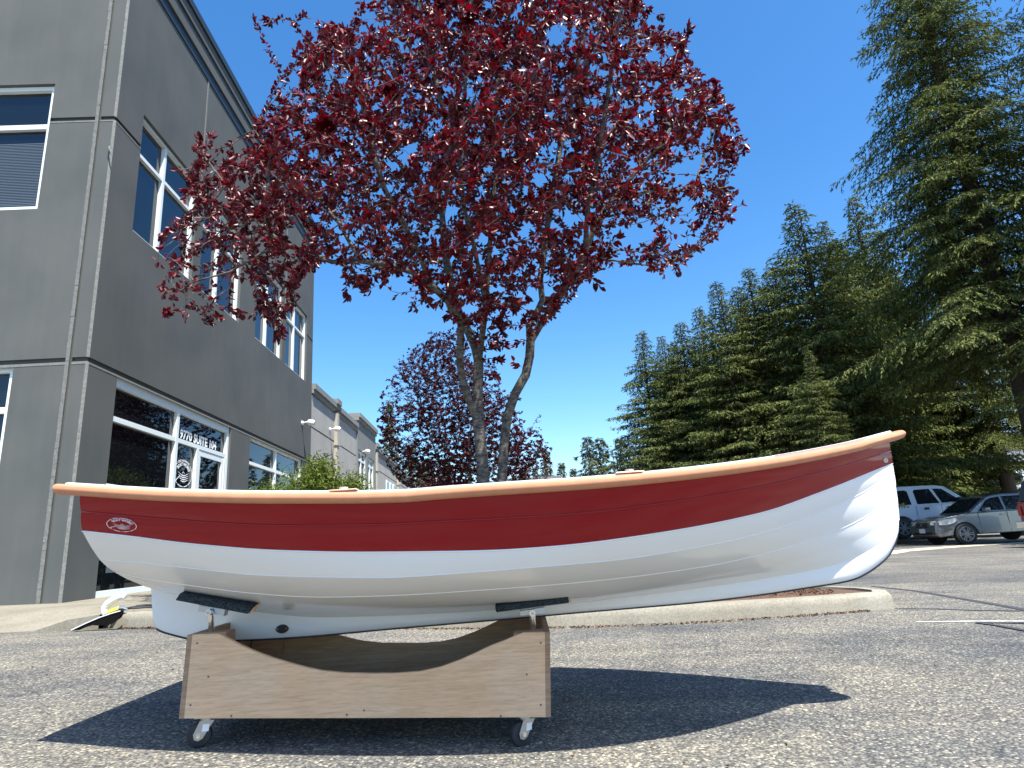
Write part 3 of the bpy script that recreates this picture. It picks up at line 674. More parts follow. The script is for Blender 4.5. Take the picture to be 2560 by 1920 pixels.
# ------------------------------------------------------------------ the purple plum tree
def in_poly(x, y, P):
    c = False; n = len(P)
    for i in range(n):
        x1, y1 = P[i]; x2, y2 = P[(i + 1) % n]
        if (y1 > y) != (y2 > y) and x < (x2 - x1) * (y - y1) / (y2 - y1) + x1: c = not c
    return c
def plum_tree():
    YT = 6.45
    limbs = [  # (u, v, depth) polylines traced along the trunks and main limbs; radius comes from the pipe model
        [(1222, 1400, 6.45), (1213, 1300, 6.45), (1207, 1210, 6.45), (1203, 1125, 6.45), (1196, 1057, 6.45), (1194, 978, 6.44), (1196, 899, 6.42)],
        [(1196, 1057, 6.45), (1172, 1000, 6.35), (1158, 955, 6.28), (1149, 910, 6.2), (1151, 860, 6.15), (1152, 810, 6.1), (1120, 752, 6.0), (1078, 712, 5.9), (1030, 680, 5.85), (976, 663, 5.8), (902, 652, 5.75), (830, 655, 5.7), (760, 628, 5.7), (705, 608, 5.7), (640, 640, 5.7), (575, 680, 5.65), (500, 700, 5.6)],
        [(1196, 899, 6.42), (1177, 840, 6.5), (1150, 790, 6.6), (1128, 720, 6.7), (1115, 650, 6.8), (1105, 536, 6.9), (1060, 470, 7.0), (1000, 410, 7.05), (930, 340, 7.1), (850, 270, 7.2), (760, 180, 7.3)],
        [(1105, 536, 6.9), (1130, 440, 6.8), (1120, 330, 6.7), (1090, 200, 6.6), (1060, 80, 6.6), (1040, -60, 6.7)],
        [(1196, 899, 6.42), (1205, 840, 6.4), (1215, 760, 6.3), (1222, 660, 6.2), (1230, 540, 6.1), (1240, 420, 6.05), (1235, 300, 6.0), (1250, 150, 5.95), (1280, 0, 5.9), (1290, -150, 5.9)],
        [(705, 608, 5.7), (650, 560, 5.8), (590, 500, 5.9), (540, 430, 5.95), (510, 390, 6.0)],
        [(902, 652, 5.75), (850, 560, 5.9), (780, 480, 6.0), (700, 420, 6.1), (640, 330, 6.2)],
        [(1222, 1400, 6.45), (1240, 1300, 6.47), (1252, 1215, 6.5), (1259, 1121, 6.5), (1268, 1041, 6.5), (1287, 985, 6.5), (1314, 937, 6.5), (1324, 890, 6.5), (1326, 850, 6.5), (1352, 810, 6.5), (1383, 766, 6.45), (1412, 722, 6.4), (1437, 678, 6.35), (1465, 620, 6.3), (1490, 560, 6.25), (1520, 510, 6.2), (1546, 480, 6.2), (1600, 420, 6.15), (1660, 350, 6.1), (1700, 280, 6.1)],
        [(1326, 850, 6.5), (1322, 815, 6.6), (1345, 775, 6.7), (1356, 750, 6.75), (1350, 700, 6.8), (1358, 650, 6.85), (1366, 580, 6.9), (1378, 500, 6.95), (1395, 400, 7.0), (1417, 305, 7.0), (1440, 180, 7.05), (1470, 50, 7.1), (1500, -120, 7.1)],
        [(1437, 678, 6.35), (1490, 645, 6.5), (1560, 655, 6.6), (1640, 665, 6.7), (1720, 640, 6.75), (1780, 600, 6.8)],
        [(1490, 560, 6.25), (1560, 500, 6.4), (1640, 470, 6.6), (1730, 480, 6.7), (1800, 520, 6.8)],
        [(1465, 620, 6.3), (1470, 520, 6.0), (1490, 420, 5.8), (1510, 300, 5.6), (1530, 170, 5.5), (1550, 20, 5.5)],
        [(1078, 712, 5.9), (1050, 640, 5.6), (1010, 560, 5.4), (960, 470, 5.2), (930, 360, 5.1), (900, 240, 5.1), (860, 130, 5.1)],
        [(1215, 760, 6.3), (1190, 640, 6.0), (1160, 520, 5.7), (1150, 400, 5.5), (1160, 260, 5.4), (1170, 100, 5.3), (1180, -80, 5.3)],
        [(1115, 650, 6.8), (1180, 560, 7.1), (1240, 470, 7.4), (1300, 380, 7.6), (1340, 250, 7.8), (1350, 80, 7.9)],
    ]
    nodes = []; par = []; key = {}
    def node(p, pa):
        nodes.append(Vector(p)); par.append(pa); return len(nodes) - 1
    for L in limbs:
        prev = -1
        k0 = (L[0][0], L[0][1])
        if k0 in key: prev = key[k0]
        else: prev = node(at_y(*L[0]), -1); key[k0] = prev
        for q in L[1:]:
            P = at_y(*q); P0 = nodes[prev]; seg = (P - P0).length; k = max(1, int(seg / .16))
            for j in range(1, k + 1):
                pp = P0.lerp(P, j / k)
                if j < k: pp += Vector((U(-.008, .008), U(-.008, .008), 0))
                prev = node(pp, prev)
            key[(q[0], q[1])] = prev
    nlimb = len(nodes)
    poly = [(395, 735), (410, 590), (470, 500), (480, 440), (498, 345), (560, 370), (640, 385), (650, 335), (695, 290), (735, 240), (722, 175), (735, 110), (800, 80), (880, 75), (950, 10), (965, -160), (1080, -330), (1250, -450), (1450, -420), (1590, -250), (1640, -60), (1635, 60), (1725, 100), (1765, 185), (1830, 235), (1868, 335), (1850, 395), (1800, 420), (1858, 470), (1866, 525), (1830, 560), (1842, 600), (1800, 640), (1768, 695), (1690, 705), (1610, 668), (1540, 640), (1490, 700), (1430, 700), (1380, 790), (1300, 800), (1270, 880), (1240, 960), (1215, 880), (1180, 840), (1100, 800), (960, 760), (900, 720), (880, 690), (815, 668), (760, 700), (745, 760), (700, 850), (660, 800), (560, 830), (470, 815), (430, 760)]
    poly = [(u + U(-22, 22) + (-30 if u > 1560 else 22 if u < 760 and v < 330 else 0), v + U(-22, 22)) for u, v in poly]
    sparse = [((880, 700), 70), ((1000, 800), 90), ((1330, 700), 60), ((1420, 560), 60), ((1560, 600), 55), ((1340, 900), 60), ((880, 560), 45), ((1290, 600), 45), ((640, 740), 35), ((1660, 560), 40), ((1700, 565), 55), ((1625, 430), 35), ((1745, 415), 40), ((700, 705), 40), ((760, 330), 40), ((1000, 250), 30)]
    cx, cy = 1180, 250
    att = []
    while len(att) < 9500:
        u, v = U(380, 1880), U(-460, 980)
        if math.sin(u / 61 + 1.3) * math.sin(v / 53) + .6 * math.sin(u / 27 + v / 39) < -.75 and rnd() < .8: continue
        if not in_poly(u, v, poly): continue
        if any(math.hypot(u - c[0], v - c[1]) < r for c, r in sparse) and rnd() < .72: continue
        rr = min(1, math.hypot((u - cx) / 720, (v - cy) / 640)); half = 2.15 * math.sqrt(max(.03, 1 - rr ** 2 * .93))
        if v > 780: half *= .4
        d = 6.45 + U(-1, 1) * half
        if v > -50 and rnd() < .25: d = 6.45 + (half * U(.7, 1) * random.choice((-1, 1)))
        att.append(at_y(u, v, d))
    npoly = len(poly)
    for k in range(80):
        i = random.randrange(npoly); t_ = rnd(); a_ = poly[i]; b_ = poly[(i + 1) % npoly]; u = a_[0] + (b_[0] - a_[0]) * t_; v = a_[1] + (b_[1] - a_[1]) * t_
        if v > 800 or v < -250: continue
        dx, dy = u - cx, v - cy - 250; L_ = math.hypot(dx, dy); ext = U(15, 70); d_ = U(5.6, 7.3); ang = U(-.35, .35)
        ux, uy = dx / L_, dy / L_; ux, uy = ux * math.cos(ang) - uy * math.sin(ang), ux * math.sin(ang) + uy * math.cos(ang) - .25
        for q in range(int(ext / 16) + 1): att.append(at_y(u + ux * (q * 16 - 20) + U(-5, 5), v + uy * (q * 16 - 20) + U(-5, 5), d_ + U(-.05, .05)))
    tips = [(648, 45), (635, 30), (780, 55), (890, 5), (425, 600), (400, 735), (560, 330), (480, 345), (1700, 105), (1868, 340), (1865, 505), (1640, 700), (625, 300), (800, 120), (690, 60), (475, 815), (700, 850)]
    for t_ in tips: att.append(at_y(t_[0], t_[1], U(5.8, 6.8)))
    dk, step = .13, .105
    act = att[:]
    for it in range(90):
        if not act: break
        kd = kdtree.KDTree(len(nodes))
        for i, p_ in enumerate(nodes): kd.insert(p_, i)
        kd.balance(); pull = {}; rest = []
        for a in act:
            co, idx, dist = kd.find(a)
            if dist < dk: continue
            rest.append(a)
            if dist < 1.9:
                pull.setdefault(idx, Vector((0, 0, 0))); pull[idx] += (a - co).normalized()
        new = 0
        for idx, vsum in pull.items():
            out = nodes[idx] - Vector((-.35, 6.4, 3.6)); d = vsum.normalized() + Vector((U(-.2, .2), U(-.2, .2), U(-.1, .25))) + out.normalized() * .35
            if par[idx] >= 0: d += (nodes[idx] - nodes[par[idx]]).normalized() * .35
            q = nodes[idx] + d.normalized() * step
            node(q, idx); new += 1
        if len(rest) == len(act) and new == 0: break
        act = rest
        if len(nodes) > 30000: break
    n = len(nodes); ch = [[] for _ in range(n)]
    for i in range(n):
        if par[i] >= 0: ch[par[i]].append(i)
    rad = [0.0] * n; EX = 2.45
    for i in range(n - 1, -1, -1):
        s = sum(rad[c] ** EX for c in ch[i]) if ch[i] else 0
        rad[i] = max(.0028, s ** (1 / EX))
    # guard: children always have larger index than parents except linked limb roots, fine
    sc_ = .064 / rad[key[(1203, 1125)]]
    rad = [max(.0026, r * (sc_ if r > .01 else 1 + (sc_ - 1) * r / .01)) for r in rad]
    for i in range(n):
        if i < nlimb: rad[i] = max(rad[i], .007)
    thick = MB(); thin = MB()
    done = [False] * n
    starts = [(i, par[i]) for i in range(n) if par[i] < 0]
    stack = [i for i, _ in starts]
    while stack:
        i = stack.pop(); chain = [i] if par[i] < 0 else [par[i], i]
        while ch[i]:
            c = sorted(ch[i], key=lambda k: -rad[k]); stack.extend(c[1:]); i = c[0]; chain.append(i)
        P = [nodes[k] for k in chain]; R = [rad[k] for k in chain]
        if par[chain[1] if len(chain) > 1 else chain[0]] == chain[0] and len(chain) > 1: R[0] = min(R[0], R[1] * 1.25)
        if len(P) < 2: continue
        if max(R) > .012: thick.tube(P, R, 9 if max(R) > .03 else 6, False)
        else: thin.tube(P, R, 4, False)
    base = nodes[0]; root = empty('purple_leaf_plum_tree', (base.x, base.y, gz(base.x, base.y)))
    tag(root, 'large purple leaved plum tree with two pale grey trunks rising behind the boat', 'tree', 'purple leaved plum trees')
    thick.build('trunk', M['plum_bark'], root, smooth=True, fix=False); thin.build('twigs', M['twig'], root, smooth=True, fix=False)
    # leaves
    P = []; D = []; L = []
    for i in range(n):
        if rad[i] > .0065 or par[i] < 0 or nodes[i].z < 2.2: continue
        p_ = nodes[i]; d = (p_ - nodes[par[i]]).normalized(); tip = not ch[i]
        k = random.randint(9, 14) if tip else random.randint(4, 9)
        if i < nlimb: k = random.choice((0, 0, 1, 2))
        if math.sin(p_.x * 2.3 + 1) + math.sin(p_.z * 2.9) + math.sin(p_.y * 2.5 + 2) < -.95: k //= 4
        for _ in range(k):
            rv = Vector((random.gauss(0, 1), random.gauss(0, 1), random.gauss(0, 1))).normalized()
            dd = (d * (.9 if tip else .55) + rv * .85 + Vector((0, 0, -.12))).normalized()
            b = p_ - d * U(0, .115) + rv * .008
            P.append(b); D.append(dd); L.append(U(.052, .092) if tip else U(.045, .078))
    P = np.array(P); D = np.array(D); L = np.array(L)
    global PLUM; PLUM = (P, D, L)
    V, Fq = leaf_cloud(P, D, L, L * rg.uniform(.5, .66, len(L)))
    o = mesh_from_np('crown', V, Fq, M['plum_leaf'], smooth=False)
    o.parent = root; o.matrix_parent_inverse = Matrix.Translation(root.location).inverted()
    print('plum nodes', n, 'leaves', len(P))
    return root
plum = plum_tree()
# the second plum further back: a turned, smaller copy
def plum_copy(x, y, s, rz, label):
    c = copy_tree(plum); c.location = (x, y, gz(x, y) + .1); c.scale = (s, s, s * .80); c.rotation_euler = (0, 0, rz)
    c['label'] = label
    old = [q for q in c.children if q.name.startswith('crown')][0]; P_, D_, L_ = PLUM; L_ = L_ * 1.22; kp_ = rg.random(len(L_)) < .92; P_, D_, L_ = P_[kp_], D_[kp_], L_[kp_]
    V_, F_ = leaf_cloud(P_, D_, L_, L_ * .58); nw = mesh_from_np('crown', V_, F_, M['plum_leaf_far']); nw.parent = c; nw.matrix_parent_inverse = old.matrix_parent_inverse.copy(); bpy.data.objects.remove(old)
    return c
plum_copy(at_y(1175, 1300, 17.5).x, 17.5, .74, 2.6, 'smaller purple leaved plum tree seen behind the twin trunks of the large one')

def bush(name, x, y, w_, h, mt, label, n=2600, ll=(.05, .09), strands=False, cat='shrub', dep=None, group=None):
    root = empty(name, (x, y, gz(x, y) + .1)); tag(root, label, cat, group); st = MB(); P = []; D = []; L = []
    for k in range(26):
        a = U(0, 6.28); r = U(.1, 1); tip = Vector((math.cos(a) * r * w_ / 2, math.sin(a) * r * (dep or w_) / 2, h * U(.65, 1) * math.sqrt(1 - .55 * r * r)))
        mid = tip * .5 + Vector((0, 0, h * .22)); st.tube([(U(-.06, .06), U(-.06, .06), 0), mid, tip], [.014, .008, .003], 5, False)
        for j in range(n // 26):
            t = U(.15, 1) ** .7; b = (mid * (2 * t) if t < .5 else mid.lerp(tip, 2 * t - 1)) + Vector((random.gauss(0, .12), random.gauss(0, .12), random.gauss(0, .09))) * w_ * .7
            if b.z < .03: b.z = U(.03, .3)
            P.append(b); D.append(Vector((U(-1, 1), U(-1, 1), U(-1.3, .5) if strands else U(-.4, 1)))); L.append(U(*ll))
    st.build('stems', M['fir_bark'], root, smooth=True, fix=False, local=True)
    L = np.array(L); V, Fq = leaf_cloud(np.array(P), np.array(D), L, L * (.24 if strands else .5)); mesh_from_np('foliage', V, Fq, mt, root)
    return root
bush('arching_shrub', -3.95, 12.4, 1.6, 2.42, M['shrub'], 'bright green arching shrub with feathery leaves in front of the office windows', n=15000, ll=(.05, .12), strands=True, dep=1.6)
bush('arching_shrub', -4.5, 11.8, 1.3, 1.85, M['shrub'], 'lower part of the feathery green shrubs, left clump beside the ground floor window', n=12000, ll=(.05, .12), strands=True)
bush('arching_shrub', -3.15, 12.2, 1.3, 1.98, M['shrub'], 'low yellow green shrub clump at the right end of the feathery shrubs', n=10000, ll=(.05, .11), strands=True)
for (u, h, lab) in ((1060, 1.9, 'dark red leaved bush on the left of the far hedge'), (1105, 2.25, 'dark red leaved bush in the middle of the far hedge'), (1150, 2.0, 'dark red leaved bush right of the far hedge beside the trunk')):
    q = at_y(u, 1210, 22); bush('purple_bush', q.x, 22, 2.2, h * 1.35, M['plum_leaf_far'], lab, n=4500, ll=(.08, .14), group='dark red bushes in the far hedge')

# ------------------------------------------------------------------ conifers
def conifer_mesh(H, R, seed, nbr=260, droop=.35, tw=(.16, .34), dens=1.0, bare=.04, wdt=.05, irregular=.25, power=.72):
    """returns (trunk verts/faces MB, crown V, crown F). Local coordinates, base at origin"""
    rs = random.Random(seed); r2 = np.random.default_rng(seed)
    tr = MB(); lean = rs.uniform(-.01, .01)
    tr.tube([(lean * H * t * 3, 0, H * t) for t in (0, .2, .45, .7, .9, 1)], [H * .017, H * .014, H * .010, H * .006, H * .0025, .004], 8)
    V = []; D = []; LL = []; WW = []; br = MB()
    for k in range(nbr):
        t = bare + (1 - bare) * ((k + rs.random()) / nbr) ** .9
        z = H * t; prof = (1 - t) ** power * (1 - .25 * math.exp(-((t - .0) / .1) ** 2)) * (1 if t < .8 else (1 - .45 * (t - .8) / .2))
        Lb = R * prof * rs.uniform(1 - irregular * 1.6, 1 + irregular) + .12
        a = k * 2.39996 + rs.uniform(-.3, .3); up = rs.uniform(.05, .35) + .5 * t ** 3
        dh = Vector((math.cos(a), math.sin(a), 0)); side = Vector((-dh.y, dh.x, 0))
        pts = []
        for j in range(6):
            s = j / 5; pts.append(dh * Lb * s + Vector((0, 0, z + Lb * (up * s - (droop + up * .6) * s * s + .10 * s ** 4))) + side * Lb * .05 * math.sin(s * 3 + k))
        br.tube(pts, [.02 + .008 * Lb, .015 + .006 * Lb, .012, .009, .006, .003], 4, False)
        def spray(p_, ax, l_):
            d = (ax * rs.uniform(.6, 1.2) + Vector((rs.gauss(0, .45), rs.gauss(0, .45), rs.gauss(-.22, .35)))).normalized()
            V.append(p_); D.append(d); LL.append(l_); WW.append(wdt * rs.uniform(.75, 1.3))
            for q in (.25, .5):
                V.append(p_ + d * l_ * q); D.append((d + Vector((rs.gauss(0, .6), rs.gauss(0, .6), rs.gauss(-.15, .3)))).normalized()); LL.append(l_ * rs.uniform(.45, .75)); WW.append(wdt * rs.uniform(.7, 1.1))
        nsec = max(3, int(Lb * 4.2 * dens))
        for j in range(nsec):
            s = .12 + .86 * (j + rs.random()) / nsec; f = s * 5; i0 = min(4, int(f)); p_ = pts[i0].lerp(pts[i0 + 1], f - i0); ax = (pts[i0 + 1] - pts[i0]).normalized()
            sd = 1 if j % 2 else -1; sl = (Lb * .42 * (1.05 - s) + .14) * rs.uniform(.6, 1.25)
            d2 = (ax * rs.uniform(.5, 1.0) + side * sd * rs.uniform(.6, 1.0) + Vector((0, 0, rs.uniform(-.25, .12)))).normalized()
            q = max(2, int(sl * 13)); 
            for m_ in range(q):
                t2 = (m_ + rs.random()) / q; pp = p_ + d2 * sl * t2 + Vector((0, 0, -droop * .75 * sl * t2 * t2)); spray(pp, d2 + Vector((0, 0, -.3 * t2)), rs.uniform(*tw) * (1.1 - .35 * t2))
        for j in range(max(3, int(Lb * 5))):
            f = rs.uniform(.15, 1) * 5; i0 = min(4, int(f)); spray(pts[i0].lerp(pts[i0 + 1], f - i0), (pts[i0 + 1] - pts[i0]).normalized(), rs.uniform(*tw))
        tipd = (pts[5] - pts[4]).normalized(); V.append(pts[5]); D.append(tipd); LL.append(rs.uniform(*tw) * .8); WW.append(wdt)
    V = np.array(V); D = norm(np.array(D)); LL = np.array(LL)[:, None]; WW = np.array(WW)[:, None]; n = len(V)
    S = norm(np.cross(D, np.array([0, 0, 1.0]) + r2.normal(size=(n, 3)) * .45))
    dn = np.array([0, 0, -1.0]) * .18
    pts = [V, V + D * LL * .45 + S * WW + dn * LL * .3, V + D * LL + dn * LL, V + D * LL * .45 - S * WW + dn * LL * .3]
    VV = np.stack(pts, 1).reshape(-1, 3); b = np.arange(n)[:, None] * 4
    return tr, br, VV, b + np.array([[0, 1, 2, 3]])
def make_conifer(name, H, R, seed, mt, **kw):
    tr, br, V, Fq = conifer_mesh(H, R, seed, **kw)
    root = empty(name, (0, 0, 0)); tr.v += []; 
    tr.add(br.v, br.f) if False else None
    b0 = len(tr.v); tr.v.extend(br.v); tr.f.extend([tuple(i + b0 for i in f) for f in br.f]); tr.mi.extend([0] * len(br.f))
    tr.build('trunk', M['fir_bark'], root, smooth=True, fix=False, local=True)
    mesh_from_np('crown', V, Fq, mt, root)
    return root
protos = [make_conifer('fir_tree', 12, 3.5, 3 + i, M['fir'], nbr=240, dens=2.7, wdt=.021, tw=(.12, .25), droop=.2, irregular=.40, power=.84) for i in range(3)]
used = [False] * 3
def conifer(k, u, v, y, wd, label, group='dark firs in the row behind the parked cars'):
    """top of the tree at pixel (u, v) at distance y; wd = crown width factor"""
    top = at_y(u, v, y); zb = gz(top.x, top.y); H = top.z - zb
    o = protos[k % 3] if not used[k % 3] else copy_tree(protos[k % 3]); used[k % 3] = True
    o.location = (top.x, top.y, zb); s = H / 12; o.scale = (s * wd, s * wd, s); o.rotation_euler = (0, 0, U(0, 6.28))
    tag(o, label, 'fir tree', group)
    return o
ROW = [(1604, 829, 36, 1.05, 'leftmost and lowest fir of the row, narrow tip against the sky'),
       (1652, 842, 34, .95, 'small fir tip just right of the leftmost fir'),
       (1700, 808, 33, 1.15, 'third fir from the left end of the row, feathery top'),
       (1745, 770, 33, 1.0, 'fir filling the step between the low left firs and the taller middle ones'),
       (1789, 708, 30, 1.05, 'mid height fir with a slim leaning tip left of the tall pair'),
       (1871, 672, 30, 1.05, 'fir with a rounded shoulder directly left of the tallest tip'),
       (1982, 514, 28, 1.10, 'tall fir whose bright feathery tip stands highest against the blue sky'),
       (2055, 556, 31, .85, 'slim fir tip wedged between the two tallest firs of the row'),
       (2132, 494, 33, .88, 'tall fir beside the huge tree, ragged double tip'),
       (2018, 876, 23.5, .85, 'small pointed fir standing in front of the dark row'),
       (2215, 690, 34, .85, 'fir half hidden beneath the branches of the huge tree')]
for i, (u, v, y, wd, lab) in enumerate(ROW): conifer(i, u, v, y, wd, lab)
# second rank that closes the gaps
for i, (u, v, y, lab) in enumerate([(1840, 720, 37, 'fir in the rear rank behind the mid height firs'), (2090, 600, 36, 'fir in the rear rank behind the slim tip'), (1680, 860, 40, 'fir in the rear rank at the low left end'), (1930, 660, 36, 'fir in the rear rank left of the highest tip'), (2190, 660, 35, 'fir in the rear rank beneath the huge tree')]):
    conifer(i + 1, u, v, y, 1.2, lab)
# huge near tree at the right edge and its neighbour
big = make_conifer('spruce_tree', 28, 6.3, 41, M['fir'], nbr=430, dens=1.6, droop=.42, tw=(.14, .29), wdt=.022, irregular=.40, bare=.21, power=.82)
q = at_y(2545, 900, 21.5); big.location = (q.x, q.y, gz(q.x, q.y)); big.rotation_euler = (0, 0, 1.1)
tag(big, 'huge dark spruce towering over the parked cars at the right edge', 'spruce tree', 'huge dark spruces at the right edge')
b2 = copy_tree(big); b2.location = (19.8, 17.4, gz(19.8, 17.4)); b2.rotation_euler = (0, 0, 3.3); b2.scale = (.85, .85, .8)
b2['label'] = 'second huge spruce, only its left branches showing at the right border'
b3 = copy_tree(big); q = at_y(2440, 900, 31); b3.location = (q.x, q.y, gz(q.x, q.y)); b3.rotation_euler = (0, 0, 5); b3.scale = (.75, .75, .72)
b3['label'] = 'huge spruce standing farther back between the fir row and the nearest spruce'
# distant pale trees
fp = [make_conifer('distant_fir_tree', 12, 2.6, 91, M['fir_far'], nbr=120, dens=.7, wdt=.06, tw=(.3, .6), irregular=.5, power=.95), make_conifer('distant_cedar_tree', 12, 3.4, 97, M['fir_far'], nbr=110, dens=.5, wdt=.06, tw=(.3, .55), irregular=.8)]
fu = [False, False]
def dist(k, u, v, y, wd, lab):
    top = at_y(u, v, y); zb = gz(top.x, top.y) - .5; H = top.z - zb
    o = fp[k] if not fu[k] else copy_tree(fp[k]); fu[k] = True; s = H / 12
    o.location = (top.x, top.y, zb); o.scale = (s * wd, s * wd, s); o.rotation_euler = (0, 0, U(0, 6))
    tag(o, lab, 'distant tree', 'pale trees on the skyline')
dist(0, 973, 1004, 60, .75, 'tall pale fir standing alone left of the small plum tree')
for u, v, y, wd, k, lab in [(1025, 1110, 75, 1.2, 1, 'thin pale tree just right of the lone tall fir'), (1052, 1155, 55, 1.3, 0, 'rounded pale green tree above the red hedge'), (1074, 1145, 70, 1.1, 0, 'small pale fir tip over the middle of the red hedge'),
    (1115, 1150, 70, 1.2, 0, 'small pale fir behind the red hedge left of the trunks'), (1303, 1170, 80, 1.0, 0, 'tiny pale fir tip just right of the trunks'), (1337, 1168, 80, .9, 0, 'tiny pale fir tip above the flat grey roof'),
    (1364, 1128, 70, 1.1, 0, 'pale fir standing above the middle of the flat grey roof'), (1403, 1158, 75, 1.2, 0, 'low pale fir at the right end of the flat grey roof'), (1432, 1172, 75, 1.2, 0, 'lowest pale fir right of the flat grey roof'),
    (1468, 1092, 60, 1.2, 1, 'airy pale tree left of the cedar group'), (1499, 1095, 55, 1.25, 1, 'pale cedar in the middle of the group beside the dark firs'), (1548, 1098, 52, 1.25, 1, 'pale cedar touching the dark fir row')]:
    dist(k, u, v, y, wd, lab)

# ------------------------------------------------------------------ the boat
YC = 2.62
KEEL_TOP = None
cG = pchip([(200, 1237), (317, 1245), (453, 1252), (697, 1257), (850, 1257), (1003, 1254), (1098, 1246.5), (1256, 1235.5), (1446, 1223), (1648, 1205), (1900, 1173), (2111, 1133), (2222, 1103)])
c1 = pchip([(203, 1279), (236, 1281.5), (398, 1296), (697, 1313), (900, 1312), (1098, 1304), (1446, 1283.6), (1650, 1259), (1900, 1217), (2080, 1173), (2226, 1128)])
cR = pchip([(206, 1328), (317, 1340), (480, 1360), (697, 1376.5), (900, 1381), (1042, 1380), (1215, 1377), (1389, 1366), (1620, 1337), (1900, 1283), (2051, 1231), (2231, 1159)])
c2 = pchip([(250, 1400), (330, 1405), (415, 1414), (697, 1440), (953, 1444), (1150, 1433), (1350, 1417), (1542, 1400), (1740, 1369), (1900, 1334), (2042, 1285), (2150, 1235), (2235, 1181)])
c3 = pchip([(290, 1432), (380, 1450), (470, 1463), (651, 1485), (802, 1493), (953, 1490), (1150, 1479), (1451, 1456), (1753, 1418), (1920, 1382), (2087, 1328), (2180, 1282), (2240, 1222)])
c4 = pchip([(338, 1456), (420, 1478), (560, 1502), (680, 1516), (802, 1522), (953, 1519), (1150, 1512), (1424, 1497), (1753, 1448), (1950, 1412), (2100, 1370), (2200, 1315), (2246, 1270)])
cK = pchip([(377, 1471), (480, 1497), (560, 1515), (651, 1531), (802, 1543), (953, 1540), (1150, 1531), (1400, 1512), (1753, 1470), (1950, 1440), (2100, 1408), (2200, 1362), (2249, 1300)])
NS = 72
def hb(pts): return pchip(pts)
# half breadth against s (0 stern .. 1 bow) for each longitudinal line
TR = at_y(200, 1237, 2.09).x                           # the transom plane
def transom_b(u, v):
    r = ray(u, v); t = TR / r.x; return max(.0, YC - t * r.y)
bG = hb([(0, .53), (.15, .625), (.35, .675), (.5, .69), (.65, .665), (.8, .555), (.9, .375), (.96, .20), (1, .012)])
b1 = hb([(0, transom_b(203, 1279)), (.15, .585), (.35, .66), (.5, .675), (.65, .64), (.8, .51), (.9, .33), (.96, .165), (1, .012)])
bR = hb([(0, transom_b(206, 1328)), (.15, .555), (.35, .63), (.5, .64), (.65, .595), (.8, .455), (.9, .28), (.96, .135), (1, .012)])
b2_ = hb([(0, transom_b(250, 1400)), (.15, .475), (.35, .58), (.5, .595), (.65, .53), (.8, .38), (.9, .22), (.96, .10), (1, .012)])
b3_ = hb([(0, transom_b(290, 1432)), (.15, .325), (.35, .43), (.5, .44), (.65, .375), (.8, .25), (.9, .14), (.96, .065), (1, .012)])
b4_ = hb([(0, transom_b(338, 1456)), (.15, .17), (.35, .24), (.5, .245), (.65, .20), (.8, .12), (.9, .075), (.96, .04), (1, .012)])
bK = hb([(0, .02), (.2, .03), (.5, .035), (.8, .025), (1, .012)])
LINES = [(cG, bG, 200, 2222), (c1, b1, 203, 2226), (cR, bR, 206, 2231), (c2, b2_, 250, 2235), (c3, b3_, 290, 2240), (c4, b4_, 338, 2246), (cK, bK, 377, 2249)]
def hull_pt(k, s):
    c, b, u0, u1 = LINES[k]; u = u0 + (u1 - u0) * s; return at_y(u, c(u), YC - b(s))
def mir(p): return Vector((p.x, 2 * YC - p.y, p.z))
grid = [[hull_pt(k, i / NS) for i in range(NS + 1)] for k in range(len(LINES))]
for i in range(NS + 1):                                # fair the sections towards the stem
    s_ = i / NS; w_ = max(0, min(1, (s_ - .62) / .25)) * .62
    if w_ == 0 or s_ > .985: continue
    vv = []; bb = []
    for k, (c, b, u0, u1) in enumerate(LINES): u = u0 + (u1 - u0) * s_; vv.append(c(u)); bb.append(b(s_))
    pf = np.polyfit((np.array(vv) - vv[0]) / 200, bb, 3)
    for k, (c, b, u0, u1) in enumerate(LINES):
        u = u0 + (u1 - u0) * s_; f_ = float(np.polyval(pf, (vv[k] - vv[0]) / 200)); grid[k][i] = at_y(u, vv[k], YC - max(.006, bb[k] * (1 - w_) + f_ * w_))
boat = empty('rowing_boat', (grid[6][20].x, YC, gz(0, YC))); tag(boat, 'small red and white rowing boat with orange rub rail, resting on the plywood dolly', 'rowing boat')
def strip(mb, k, bulge=.0, sub=4, side=1, gap=0.):
    """panel between line k and k+1, gently rounded, its own smooth patch"""
    vs = []
    for i in range(NS + 1):
        a, b = grid[k][i], grid[k + 1][i]
        t_ = (grid[k][min(i + 1, NS)] - grid[k][max(i - 1, 0)]); nn = t_.cross(b - a)
        nn = nn.normalized() if nn.length > 1e-9 else Vector((0, -1, 0))
        if nn.y > 0: nn = -nn
        for j in range(sub + 1):
            t = j / sub; p_ = a.lerp(b, t) + nn * bulge * 4 * t * (1 - t) * min(1, (b - a).length / .08)
            if gap and j == 0: p_ = p_ - nn * 0
            vs.append(p_ if side > 0 else mir(p_))
    n = sub + 1
    mb.add(vs, [(i * n + j, (i + 1) * n + j, (i + 1) * n + j + 1, i * n + j + 1) for i in range(NS) for j in range(sub)])
hm = MB()
for side in (1, -1):
    for k in range(6):
        hm.cur = 1 if k < 2 else 0
        strip(hm, k, {0: .004, 1: .005, 2: .003, 3: .003, 4: .002, 5: .001}[k], 4, side)
hm.cur = 0; hm.add([q for i in range(NS + 1) for q in (grid[6][i], mir(grid[6][i]))], [(2 * i, 2 * i + 1, 2 * i + 3, 2 * i + 2) for i in range(NS)])
